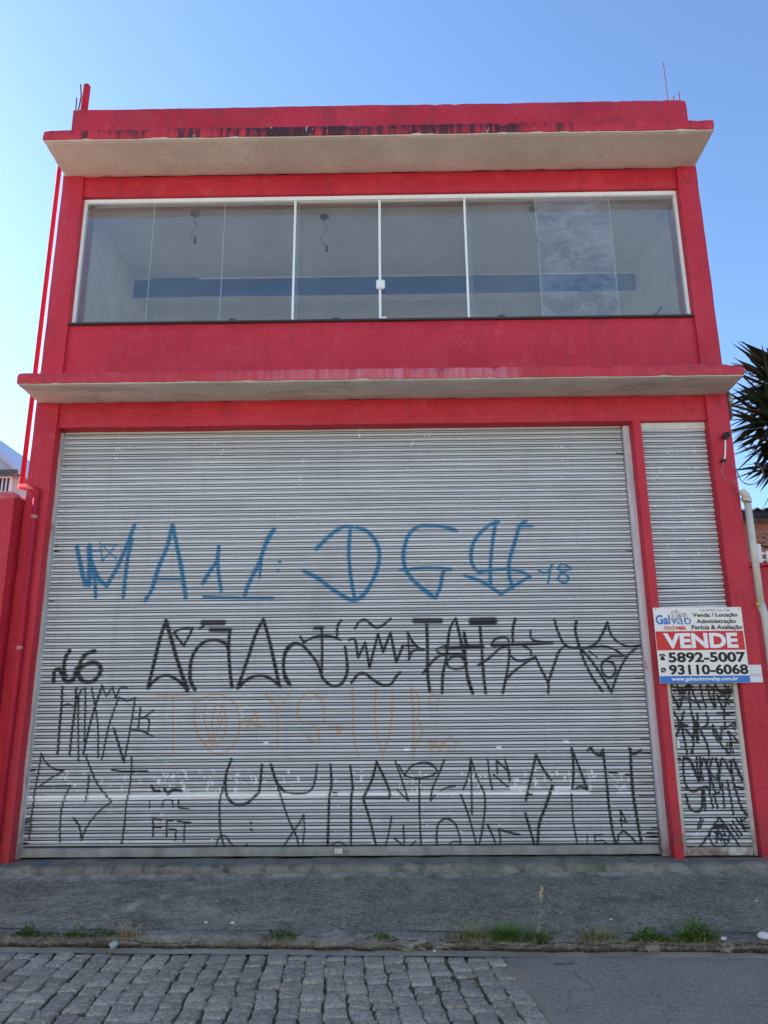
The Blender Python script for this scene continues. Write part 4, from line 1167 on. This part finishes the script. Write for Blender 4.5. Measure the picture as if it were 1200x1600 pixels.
# ================================================================== GROUND
ROAD_Z = -.30
def kerb_y(x): return -1.838 - .042 * x
def grid_mesh(name, x0, x1, nx, yf, ny, zf, mat, smooth=True):
    """sheet over x0..x1 and yf(x,t) t=0..1 with height zf(x,y,t)"""
    vs, fs = [], []
    for j in range(ny + 1):
        for i in range(nx + 1):
            x = x0 + (x1 - x0) * i / nx
            y = yf(x, j / ny)
            vs.append((x, y, zf(x, y, j / ny)))
    for j in range(ny):
        for i in range(nx):
            a = j * (nx + 1) + i
            fs.append((a, a + 1, a + nx + 2, a + nx + 1))
    m = MB(); m.add(vs, fs)
    return m.build(name, mat, smooth=smooth)

# far ground to the horizon
n = NT('far_ground', .9, .15)
n.color(n.mix(n.noise(.05, 5), (.16, .15, .13), (.24, .22, .19)))
m = MB(); m.add([(-1500, -1500, -.42), (1500, -1500, -.42), (1500, 1500, -.42), (-1500, 1500, -.42)], [(0, 1, 2, 3)])
kind(m.build('ground', n.m), 'structure', 'open ground around the street')

# threshold ledge
n = NT('ledge_concrete', .85, .2)
c = n.mix(n.rng(n.noise(2.5, 6, .7), .3, .7), (.16, .146, .116), (.29, .266, .216))
c = n.mix(n.rng(n.noise(1.0, 6, .7, stretch=(6, 3, 3), off=(2, 1, 1)), .50, .66, 0, .75), c, (.055, .055, .048))
x, y, z = n.sep()
c = n.mix(n.math('MULTIPLY', n.rng(n.noise(3, 5, .7, off=(8, 1, 2)), .52, .66), .4), c, (.055, .075, .03))
n.color(c); n.bump(n.noise(40, 5, .65), .5, .008); n.bump(n.noise(8, 5, .6), .5, .02)
m = MB(); m.rbox(-4.5, 4.4, -.225, .30, -.30, -.004, res=.05, amp=.012, seed=61, freq=3, chip=.05, edge=.012)
kind(m.build('threshold', n.m), 'structure', 'worn concrete ledge in front of the shutters')

# sidewalk
n = NT('sidewalk_asphalt', .92, .12)
big = n.noise(1.3, 7, .7); fine = n.noise(34, 5, .85); gr = n.voro(46)
c = n.mix(n.rng(big, .34, .66), (.118, .105, .076), (.250, .223, .165))
c = n.mix(n.rng(fine, .44, .60, 0, .75), c, (.40, .36, .275))
c = n.mix(n.rng(n.noise(21, 5, .85, off=(6, 2, 2)), .50, .62, 0, .7), c, (.075, .068, .054))
c = n.mix(n.rng(gr.outputs['Distance'], .0, .45, .75, 0), c, (.055, .050, .040))
c = n.mix(n.rng(n.noise(3.2, 7, .75, off=(4, 9, 1)), .50, .64, 0, .65), c, (.085, .077, .060))
ck = n.math('ABSOLUTE', n.math('SUBTRACT', n.noise(1.1, 6, .65, off=(3, 1, 4), dist=.8), .5))
c = n.mix(n.math('MULTIPLY', n.rng(ck, .005, 0), n.rng(n.noise(.6, 2, off=(5, 5, 5)), .46, .56, 0, .9)), c, (.03, .027, .022))
spk = n.voro(38)
c = n.mix(n.math('MULTIPLY', n.rng(spk.outputs['Distance'], .26, .14), n.rng(n.noise(11, 3), .50, .60)), c, (.40, .385, .36))
x, y, z = n.sep()
# trowelled pale smears: long scuff on the left, worn front margin, dust along the ledge
sm = n.noise(1.0, 7, .72, stretch=(5, 2.2, 3), off=(1, 4, 0), dist=.6)
lx = n.math('ADD', x, n.math('MULTIPLY', y, -.62))
scuff = n.math('MULTIPLY', n.rng(n.math('ABSOLUTE', n.math('ADD', lx, 1.42)), .14, .02), n.rng(sm, .44, .60))
scuff = n.math('MULTIPLY', scuff, n.rng(y, -.75, -1.0))
c = n.mix(n.math('MULTIPLY', scuff, .9), c, (.50, .46, .385))
wear = n.math('MULTIPLY', n.rng(n.noise(1.6, 7, .7, off=(5, 2, 0), stretch=(1, 1.6, 1)), .52, .70), n.rng(x, 1.5, -2.0, .15, 1))
c = n.mix(n.math('MULTIPLY', wear, .55), c, (.42, .385, .32))
dust = n.math('MULTIPLY', n.rng(y, -.42, -.30), n.rng(sm, .42, .62))
c = n.mix(n.math('MULTIPLY', dust, .8), c, (.46, .425, .355))
moss = n.math('MULTIPLY', n.rng(n.noise(2.4, 6, .7, off=(2, 7, 3)), .50, .66), n.rng(y, -1.45, -1.75))
c = n.mix(n.math('MULTIPLY', moss, .55), c, (.07, .075, .035))
n.color(c); n.bump(fine, .6, .006); n.bump(gr.outputs['Distance'], .35, .006); n.bump(n.noise(6, 5), .4, .03)
def sw_z(x, y, t):
    return -.066 - .125 * t + .012 * noise.noise(Vector((x * 1.1, y * 1.4, 2))) + .005 * noise.noise(Vector((x * 6, y * 6, 5)))
kind(grid_mesh('sidewalk', -12, 12, 360, lambda x, t: -.20 + (kerb_y(x) + .10 + .20) * t, 40, sw_z, n.m), 'structure', 'dark rough asphalt sidewalk sloping to the kerb')

# kerb: worn and broken concrete lip
n = NT('kerb_concrete', .9, .2)
c = n.mix(n.rng(n.noise(4, 6, .7), .3, .7), (.14, .130, .112), (.27, .252, .220))
c = n.mix(n.rng(n.noise(3, 6, .7, off=(3, 1, 5)), .42, .58, 0, .75), c, (.085, .077, .060))
x, y, z = n.sep()
c = n.mix(n.math('MULTIPLY', n.rng(n.noise(1.6, 5, .7, off=(6, 6, 1)), .48, .6), n.rng(z, -.22, -.185, 0, .6)), c, (.30, .285, .25))
c = n.mix(n.math('MULTIPLY', n.rng(z, -.255, -.285), .85), c, (.025, .021, .016))  # shadow line painted along the kerb foot
cl = n.math('ADD', n.math('ADD', z, .243), n.math('MULTIPLY', n.math('SUBTRACT', n.noise(2.6, 5, .65, off=(2, 2, 8)), .5), .11))
c = n.mix(n.math('MULTIPLY', n.rng(n.math('ABSOLUTE', cl), .0045, .002), n.rng(n.noise(.9, 2, off=(7, 1, 1)), .40, .48)), c, (.02, .018, .014))
c = n.mix(n.rng(n.noise(34, 5, .8), .50, .66, 0, .6), c, (.36, .34, .30))
n.color(c); n.bump(n.noise(30, 5, .7), .9, .015); n.bump(n.noise(7, 5, .6), .9, .04)
vs, fs = [], []
NX = 900
prof = [(.12, -.195), (.05, -.191), (.012, -.193), (-.012, -.203), (-.018, -.225), (-.016, -.255), (-.004, -.280), (.02, -.30), (.03, -.34)]
for i in range(NX + 1):
    x = -12 + 24 * i / NX
    brk = max(0, noise.noise(Vector((x * 1.3, 4, 1))) + .25 + .35 * (1 if -.6 < x < 1.1 else 0)) ** 1.5
    lump = noise.noise(Vector((x * 4.5, 1, 7)))
    for k, (dy, z) in enumerate(prof):
        pz = z + .012 * noise.noise(Vector((x * 1.1, kerb_y(x) * 1.4, 2))) * (k < 3)
        j = noise.noise(Vector((x * 9, k * 1.7, 3))) + .7 * noise.noise(Vector((x * 23, k * 2.7, 8)))
        oy = kerb_y(x) + dy + (brk * .05 * lump + .012 * j) * (0 if k == 0 else 1) - brk * .03 * (k in (4, 5)) 
        oz = pz + (brk * .034 * noise.noise(Vector((x * 6, k * .8, 9))) + .008 * j - .012 * brk * (k > 1)) * (0 if k == 0 else 1)
        vs.append((x, oy, oz))
K = len(prof)
for i in range(NX):
    for k in range(K - 1):
        a = i * K + k
        fs.append((a, a + 1, a + K + 1, a + K))
m = MB(); m.add(vs, [f[::-1] for f in fs])
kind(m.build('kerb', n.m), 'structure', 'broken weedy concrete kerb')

# gutter strip
n = NT('gutter_concrete', .85, .2)
c = n.mix(n.rng(n.noise(5, 6, .7, stretch=(.4, 1, 1)), .3, .7), (.30, .27, .21), (.46, .415, .335))
n.color(n.mix(n.rng(n.noise(2.5, 6, .7, off=(4, 4, 1)), .52, .68, 0, .6), c, (.16, .15, .13)))
n.bump(n.noise(40, 5), .5, .006)
kind(grid_mesh('gutter', -12, 12, 400, lambda x, t: kerb_y(x) + .02 - (.155 + .015 * noise.noise(Vector((x * 2, 5, 1)))) * t, 6,
               lambda x, y, t: ROAD_Z + .006 - .012 * math.sin(t * math.pi) + .004 * noise.noise(Vector((x * 5, y * 9, 2))), n.m), 'structure', 'narrow concrete gutter strip along the kerb')

# asphalt patch and bed under the cobbles
n = NT('road_asphalt', .88, .22)
fine = n.noise(42, 5, .85); gr = n.voro(60)
c = n.mix(n.rng(n.noise(1.1, 5, .65), .3, .7), (.180, .160, .127), (.250, .224, .180))
c = n.mix(n.rng(fine, .42, .64, 0, .7), c, (.39, .352, .285))
c = n.mix(n.rng(gr.outputs['Distance'], .0, .5, .65, 0), c, (.065, .062, .058))
c = n.mix(n.rng(n.noise(1.0, 5, .65, stretch=(2.2, 5, 1), off=(3, 7, 0)), .62, .69, 0, .65), c, (.05, .048, .046))
sand = n.math('MULTIPLY', n.rng(n.attr('edge'), .12, .75), n.rng(n.noise(7, 6, .75, off=(1, 1, 6)), .38, .58))
c = n.mix(sand, c, (.30, .235, .165))
ck = n.math('ABSOLUTE', n.math('SUBTRACT', n.noise(.9, 6, .65, off=(3, 5, 4), dist=.8), .5))
c = n.mix(n.math('MULTIPLY', n.rng(ck, .005, 0), n.rng(n.noise(.6, 2, off=(2, 5, 5)), .44, .54, 0, .8)), c, (.04, .038, .035))
n.color(c); n.bump(fine, .5, .005); n.bump(gr.outputs['Distance'], .3, .005)
def edge_x(y): return .70 + .09 * (-2.0 - y) + .05 * noise.noise(Vector((1, y * 2.2, 3))) + .035 * noise.noise(Vector((4, y * 7, 3))) + .02 * noise.noise(Vector((9, y * 19, 3)))
vs, fs = [], []
NY = 160
for j in range(NY + 1):
    t = j / NY
    for i in range(41):
        s = i / 40
        y0 = -1.86 - (12 - 1.86) * t ** 1.6
        x = edge_x(y0) + (12.5 - edge_x(y0)) * s ** 1.5
        y = y0 + (kerb_y(x) - .125 - (-1.86)) * (1 - t)
        dz = -.03 * max(0, 1 - s * 30)
        vs.append((x, y, ROAD_Z + .006 + dz + .006 * noise.noise(Vector((x * 1.5, y * 1.5, 4)))))
for j in range(NY):
    for i in range(40):
        a = j * 41 + i
        fs.append((a, a + 41, a + 42, a + 1))
m = MB(); m.add(vs, fs); ro = kind(m.build('asphalt_road', n.m, smooth=True), 'structure', 'grey asphalt patch covering the right side of the cobbled road')
ea = ro.data.attributes.new('edge', 'FLOAT', 'POINT'); ea.data.foreach_set('value', np.array([max(0, 1 - (v[0] - edge_x(v[1])) / .16) for v in vs], np.float32))
n = NT('joint_soil', .95, .1)
n.color(n.mix(n.noise(12, 5), (.045, .039, .029), (.13, .115, .085)))
n.bump(n.noise(40, 4), .5, .01)
kind(grid_mesh('road_bed', -12.2, 12.2, 120, lambda x, t: kerb_y(x) - .10 - 10.2 * t, 60, lambda x, y, t: ROAD_Z - .013 + .005 * noise.noise(Vector((x * 9, y * 9, 1))), n.m), 'structure', 'dark soil showing in the cobble joints')

# cobbles: hand-cut granite setts in slightly fanning columns
n = NT('granite_sett', .72, .3)
tone = n.attr('tone'); hue = n.attr('hue')
c = n.mix(tone, (.20, .172, .128), (.41, .358, .272))
c = n.mix(n.rng(hue, .55, 1, 0, .7), c, (.24, .205, .165))
c = n.mix(n.rng(n.noise(26, 7, .85), .44, .60, 0, .75), c, (.53, .472, .365))
c = n.mix(n.rng(n.noise(60, 4, .7, off=(1, 5, 2)), .50, .62, 0, .75), c, (.08, .077, .072))
c = n.mix(n.rng(n.noise(1.3, 5, .7, off=(2, 5, 2)), .50, .66, 0, .5), c, (.16, .14, .11))
n.color(c); n.bump(n.noise(45, 6, .8), .6, .007); n.bump(n.noise(14, 5, .7), .4, .012)
n.rough(n.rng(n.noise(20, 4), .3, .7, .55, .82))
rr = random.Random(17)
mv, mf, tones, hues = [], [], [], []
GU = (-1, -.86, -.45, 0, .45, .86, 1)
def sett(cx, cy, hw, hl, ang, top):
    G = 6
    o = len(mv)
    t_, h_ = rr.random(), rr.random()
    tilt = (rr.uniform(-.03, .03), rr.uniform(-.035, .035))
    jit = [(rr.uniform(-.014, .014), rr.uniform(-.016, .016)) for _ in range(4)]
    sd = rr.uniform(0, 99)
    ca, sa = math.cos(ang), math.sin(ang)
    for j in range(G + 1):
        for i in range(G + 1):
            u, v = GU[i], GU[j]
            q = 1 - .05 * (u * u * v * v)
            a, b = (u + 1) / 2, (v + 1) / 2
            dx = sum(w_ * jt[0] for w_, jt in zip(((1 - a) * (1 - b), a * (1 - b), a * b, (1 - a) * b), jit))
            dy = sum(w_ * jt[1] for w_, jt in zip(((1 - a) * (1 - b), a * (1 - b), a * b, (1 - a) * b), jit))
            x, y = u * hw * q + dx, v * hl * q + dy
            x += .006 * noise.noise(Vector((sd, u * 1.5, v * 1.5))); y += .006 * noise.noise(Vector((sd + 5, u * 1.5, v * 1.5)))
            ed = max(abs(u), abs(v))
            z = top - (.003 * max(0, ed - .45)) + x * tilt[0] + y * tilt[1] + .004 * noise.noise(Vector((u * 1.6, v * 1.6, sd)))
            z += .003 * noise.noise(Vector((u * 4, v * 4, sd)))
            if ed > .99: z -= .009
            mv.append((cx + x * ca - y * sa, cy + x * sa + y * ca, z)); tones.append(t_); hues.append(h_)
    for j in range(G):
        for i in range(G):
            a = o + j * (G + 1) + i
            mf.append((a, a + 1, a + G + 2, a + G + 1))
    ring = [i for i in range(G + 1)] + [(j) * (G + 1) + G for j in range(1, G + 1)] + [G * (G + 1) + i for i in range(G - 1, -1, -1)] + [j * (G + 1) for j in range(G - 1, 0, -1)]
    b = len(mv)
    for k in ring:
        p = mv[o + k]
        mv.append((p[0], p[1], ROAD_Z - .08)); tones.append(t_ * .6); hues.append(h_)
    n_ = len(ring)
    for k in range(n_):
        mf.append((o + ring[k], b + k, b + (k + 1) % n_, o + ring[(k + 1) % n_]))
PITCHX = .139
for col in range(-78, 14):
    y = kerb_y(0) - .105 + rr.uniform(-.02, .03)
    base_w = PITCHX * rr.uniform(.96, 1.04)
    while y > -7.5:
        L = rr.uniform(.105, .19)
        yc = y - L / 2
        # columns drift to the left as they reach the kerb, waving a little
        xc = .12 + col * PITCHX - .083 * (yc + 2.0) +   .034 * noise.noise(Vector((col * .22, yc * .9, 2))) + .005 * noise.noise(Vector((col * 1.9, yc * 2, 5)))
        yy = yc - .042 * xc + .03 * noise.noise(Vector((xc * .7, 3, 1)))
        if xc < edge_x(yy) + .03 and xc > -11:
            if yy > -4.6 or abs(xc) < 5:
                g = rr.uniform(.002, .007)
                sett(xc, yy, base_w / 2 - g, L / 2 - rr.uniform(.003, .0075), .083 + rr.uniform(-.04, .04), ROAD_Z + .004 + .010 * noise.noise(Vector((xc * 1.4, yy * 1.4, 8))) + rr.uniform(-.005, .005))
        y -= L
me = bpy.data.meshes.new('cobbled_road')
me.from_pydata(mv, [], mf)
for nm, arr in (('tone', tones), ('hue', hues)):
    a_ = me.attributes.new(nm, 'FLOAT', 'POINT'); a_.data.foreach_set('value', np.array(arr, np.float32))
me.materials.append(n.m)
me.polygons.foreach_set('use_smooth', [True] * len(me.polygons))
o = bpy.data.objects.new('cobbled_road', me); C.objects.link(o)
kind(o, 'structure', 'road of grey hand cut granite cobbles')

# moss and short dry grass in the cobble joints
m = MB()
rr = random.Random(9)
spots = [(400, 1546), (368, 1520), (378, 1516), (412, 1536), (335, 1533), (346, 1530), (477, 1516), (538, 1512), (570, 1516), (575, 1556), (632, 1516), (695, 1502), (733, 1523), (742, 1540), (806, 1560), (822, 1553), (312, 1526), (247, 1523), (205, 1525), (125, 1517), (100, 1535), (30, 1536), (420, 1524), (820, 1575), (835, 1560), (770, 1530), (640, 1505), (450, 1528), (60, 1522)]
for px, py in spots:
    p = at_z(px, py, ROAD_Z)
    for k in range(34):
        a = rr.uniform(0, 6.28); L = rr.uniform(.010, .032)
        b = Vector((p[0] + rr.gauss(0, .022), p[1] + rr.gauss(0, .03), ROAD_Z - .012))
        d = Vector((math.cos(a) * .7, math.sin(a) * .7, rr.uniform(.5, 1.1)))
        s = Vector((-math.sin(a), math.cos(a), 0)) * .0022
        m.add([b - s, b + s, b + d * L], [(0, 1, 2)])
n = NT('joint_grass', .8, .2)
n.color(n.mix(n.rng(n.noise(5, 3), .35, .65), (.20, .17, .07), (.09, .11, .03)))
kind(m.build('joint_grass', n.m), 'stuff', 'short dry grass and moss in the cobble joints')

# ================================================================== WEEDS ALONG THE KERB
GREEN = [leafy('weed_green', (.060, .125, .020), (.125, .210, .045)), leafy('weed_deep_green', (.040, .085, .018), (.085, .145, .035)), leafy('weed_dry', (.30, .24, .12), (.42, .34, .19)), leafy('weed_yellowish', (.12, .14, .04), (.24, .23, .09))]
def blades(m, c, n, spread, H, w, rr, lean=.6):
    for _ in range(n):
        a = rr.uniform(0, 2 * math.pi)
        b = Vector((c[0] + rr.gauss(0, spread), c[1] + rr.gauss(0, spread * .35), c[2] - .01))
        L = H * rr.uniform(.45, 1.15)
        ln_ = rr.uniform(.15, 1) * lean
        d = Vector((math.cos(a) * ln_, math.sin(a) * ln_ - .15, 1)).normalized()
        s = Vector((-math.sin(a), math.cos(a), 0)) * w * rr.uniform(.6, 1.2)
        vs = []
        for f_ in (0, .4, .75, 1):
            ctr = b + d * L * f_ + Vector((math.cos(a), math.sin(a) - .2, -.7)) * (L * .32 * f_ * f_ * lean)
            k = (1, .9, .55, .05)[int(f_ * 3.01)]
            vs += [ctr - s * k, ctr + s * k]
        m.add(vs, [(0, 1, 3, 2), (2, 3, 5, 4), (4, 5, 7, 6)])
def leaves(m, c, n, spread, H, size, rr):
    for _ in range(n):
        u = rr.gauss(0, 1)
        p = Vector((c[0] + u * spread, c[1] + rr.gauss(-.01, spread * .28), c[2] + abs(rr.gauss(.25, .4)) * H * math.exp(-u * u * .35)))
        a = rr.uniform(0, 2 * math.pi)
        d = Vector((math.cos(a), math.sin(a), rr.uniform(-.3, .9))).normalized()
        s = d.cross(Vector((rr.gauss(0, .4), rr.gauss(0, .4), 1))).normalized()
        z = size * rr.uniform(.5, 1.3)
        m.add([p, p + d * z * .5 + s * z * .3, p + d * z, p + d * z * .5 - s * z * .3], [(0, 1, 2, 3)])
def weed(px, py, label, gr=0, le=0, H=.12, spread=.05, mat=0, mat2=None, dry=0, name='weed_clump', seed=0, w=.0035, size=.03, stalk=None):
    p = at_z(px, py, -.225)
    x = p[0]; y = kerb_y(x) - .005
    z = -.215
    t = thing(name, label, 'weed', (x, y, z), 'weeds along the kerb')
    rr = random.Random(seed * 13 + int(px))
    if gr:
        m = MB(); blades(m, (x, y, z), gr, spread, H, w, rr, .9); m.build('blades', GREEN[mat], t)
    if le:
        m = MB(); leaves(m, (x, y, z), le, spread, H, size, rr); m.build('leaves', GREEN[mat if mat2 is None else mat2], t)
    if dry:
        m = MB(); blades(m, (x, y - .01, z), dry, spread * .8, H * 1.15, w * .8, rr, .9); m.build('dry_blades', GREEN[2], t)
    if stalk:
        m = MB(); m.tube([(x + .01, y, z), (x + .03, y + .01, z + .15), (x + .055, y, z + stalk)], [.0022, .0015, .0008], 5)
        for k in range(14):
            q = Vector((x + .04 + .0012 * k, y, z + stalk * (.72 + .02 * k)))
            m.add([q, q + Vector((rr.uniform(-.02, .02), 0, .018)), q + Vector((rr.uniform(-.01, .01), .004, .03))], [(0, 1, 2)])
        m.build('stalk', GREEN[2], t)
weed(30, 1473, 'broad leafy green weed at the far left end of the kerb', le=170, H=.07, spread=.05, mat=1, size=.032)
weed(70, 1467, 'small dark weed just right of the leftmost kerb weed', le=80, H=.05, spread=.04, mat=1, size=.026)
weed(84, 1471, 'low creeping dark weed hanging down the left kerb face', le=60, H=.04, spread=.06, mat=1, size=.02)
weed(117, 1466, 'bright green sprig left of the dry straw clump', le=110, gr=20, H=.07, spread=.035, mat=0, size=.028)
weed(150, 1470, 'dark green creeping mat of weed touching the straw clump', le=220, H=.055, spread=.085, mat=1, size=.026)
weed(194, 1470, 'dry straw coloured clump of dead grass on the left kerb', gr=120, H=.13, spread=.045, mat=2, name='dry_grass', w=.003)
weed(440, 1471, 'dark leafy weed on the kerb below the small white lock plate', le=200, gr=20, H=.075, spread=.07, mat=1, size=.028)
weed(492, 1476, 'sparse tiny weed in the kerb crack right of centre left', le=40, H=.03, spread=.04, mat=1, size=.018)
weed(598, 1463, 'bright green tuft on the broken grey kerb stones', le=120, gr=30, H=.06, spread=.045, mat=0, size=.026)
weed(735, 1474, 'half dry spidery grass tuft left of the large green tuft', gr=110, H=.16, spread=.055, mat=3, dry=35, name='grass_tuft', seed=2)
weed(790, 1472, 'large dense green grass tuft, fullest of the grasses on the kerb', gr=240, H=.17, spread=.06, mat=0, name='grass_tuft', seed=3, w=.004)
weed(842, 1474, 'green grass tuft with one tall dry seed stalk', gr=150, H=.12, spread=.06, mat=0, dry=10, name='grass_tuft', seed=4, stalk=.34)
weed(945, 1478, 'spreading dark grass with pale dry blades on the right kerb', gr=170, H=.12, spread=.085, mat=3, dry=40, name='grass_tuft', seed=5)
weed(1016, 1473, 'low round bright green weed between two larger weeds on the right', le=420, gr=90, H=.09, spread=.07, mat=0, size=.03)
weed(1084, 1470, 'tall ferny green weed, rightmost on the kerb', le=480, gr=160, H=.17, spread=.08, mat=0, size=.034, seed=7)

# ================================================================== LITTER AND STONES
def small(name, mat, build, label, cat, loc, group=None):
    m = MB(); build(m)
    o = m.build(name, mat); o.location = loc
    for v in o.data.vertices: v.co -= Vector(loc)
    return tag(o, label, cat, group)
p = at_z(68, 1349, .004)
small('bottle_cap', plain('blue_cap_plastic', (.03, .07, .42), .4, .4, .05, 9, 0), lambda m: m.tube([(p[0], p[1], 0), (p[0], p[1], .016), (p[0], p[1], .018)], [.019, .019, .015], 16), 'blue plastic bottle cap lying on the ledge by the left shutter corner', 'bottle cap', (p[0], p[1], 0))
q = at_z(178, 1481, -.285)
def jar(m):
    m.tube([(q[0] - .02, q[1] - .02, -.272), (q[0] + .012, q[1] - .01, -.255), (q[0] + .02, q[1], -.25)], [.022, .024, .017], 12)
small('glass_jar', plain('greenish_glass', (.34, .40, .40), .15, .6, .1, 9, 0), jar, 'small broken glass jar lying under the dry straw clump', 'jar', (q[0], q[1], -.29))
rr = random.Random(31)
pale = plain('pale_scrap', (.62, .61, .58), .7, .2, .1, 20, .2)
def scrap(px, py, s, label, where='walk'):
    if where == 'walk':
        p = at_z(px, py, -.12)
        for _ in range(4):
            t = min(1, max(0, (p[1] + .20) / (kerb_y(p[0]) + .30)))
            p = at_z(px, py, sw_z(p[0], p[1], t))
    else:
        p = at_z(px, py, -.285)
    z = p[2]
    small('pebble', pale, lambda m: m.blob((p[0], p[1], z + s * .35), s, 2, .35, px, (1, .8, .55)), label, 'pebble', (p[0], p[1], z), 'pale pebbles and scraps')
scrap(322, 1442, .014, 'pale pebble on the sidewalk, left of the pair above the cracked kerb')
scrap(363, 1443, .016, 'pale pebble on the sidewalk, right of the pair above the cracked kerb')
scrap(662, 1483, .012, 'white pebble in the gutter joint, left of the pair below centre', 'g')
scrap(679, 1487, .013, 'white pebble in the gutter joint, right of the pair below centre', 'g')
scrap(1131, 1468, .020, 'thin white scrap beside the rightmost tall weed')
scrap(1196, 1466, .045, 'white lump of rubble at the far right edge of the sidewalk')
scrap(1182, 1408, .012, 'pale pebble high on the sidewalk at the right side')
scrap(955, 1437, .011, 'pale pebble on the sidewalk above the spreading dark grass')
# broken kerb lumps
lump = plain('broken_kerb_concrete', (.20, .19, .17), .95, .15, .6, 14, .9)
for px, py, s, lab in ((566, 1470, .06, 'weathered lump of broken kerb left of the bright green tuft'), (640, 1467, .085, 'pale broken kerb block right of the bright green tuft'), (690, 1470, .07, 'grey broken kerb block left of the spidery grass'), (1030, 1482, .075, 'low broken concrete lump under the round green weed'), (1150, 1480, .08, 'low broken concrete lump at the right end of the kerb')):
    p = at_z(px, py, -.215)
    x, y = p[0], kerb_y(p[0]) + .005
    small('kerb_fragment', lump, lambda m: m.blob((x, y, -.245), s, 4, .75, px, (1.25, .5, .5)), lab, 'concrete lump', (x, y, -.26), 'broken kerb pieces')

# ================================================================== UNSEEN HOUSES ACROSS THE STREET, ADDED TO BOUNCE SUNLIGHT
def fill_house(x0, x1, h, mat, label, seed):
    t = thing('fill_house', label, 'house', ((x0 + x1) / 2, -14.5, -.3), 'unseen houses added for bounce light')
    m = MB(); m.rbox(x0, x1, -22, -14.5, -.4, h, res=.6, amp=.01, seed=seed); m.build('wall', mat, t)
    m = MB(); m.bbox(x0 - .2, x1 + .2, -22.2, -14.2, h, h + .18, .02); m.build('roof', MAT['soffit_low'], t)
    rr = random.Random(seed)
    n_ = int((x1 - x0) / 2.4)
    for fl in range(2):
        for k in range(n_):
            cx = x0 + (k + .5) * (x1 - x0) / n_
            z0 = .9 + fl * 3.0
            if z0 + 1.3 > h: continue
            if fl == 0 and k == n_ // 2:
                m = MB(); m.bbox(cx - .5, cx + .5, -14.53, -14.44, -.25, 1.95, .01); m.build('door', MAT['cream'], t)
                continue
            m = MB(); m.bbox(cx - .65, cx + .65, -14.53, -14.43, z0, z0 + 1.2, .01); f_ = m.build('window', MAT['white'], t)
            m = MB(); m.box(cx - .58, cx - .03, -14.44, -14.425, z0 + .07, z0 + 1.13); m.box(cx + .03, cx + .58, -14.44, -14.425, z0 + .07, z0 + 1.13); m.build('pane', MAT['far_pane'], f_)
MAT['far_pane'] = plain('far_window_glass', (.03, .04, .05), .15, .5, .1, 3, 0)
fill_house(-13, -4.5, 6.4, plain('fill_cream_render', (.56, .52, .44), .85, .2, .06, 2, .3), 'unseen cream rendered house across the street, added for bounce light, left of the white one', 71)
fill_house(-4.4, 4.0, 6.8, plain('fill_white_render', (.60, .59, .56), .85, .2, .06, 2, .3), 'unseen white rendered house directly across the street, added for bounce light', 72)
fill_house(4.1, 13, 6.2, plain('fill_sand_render', (.52, .47, .39), .85, .2, .06, 2, .3), 'unseen sand coloured house across the street, added for bounce light, right of the white one', 73)
m = MB(); m.rbox(-14, 14, -14.5, -12.7, -.40, -.16, res=.3, amp=.01, seed=74); kind(m.build('sidewalk', plain('fill_sidewalk_concrete', (.30, .29, .27), .9, .2, .15, 3, .4)), 'structure', 'added sidewalk before the unseen houses across the street')
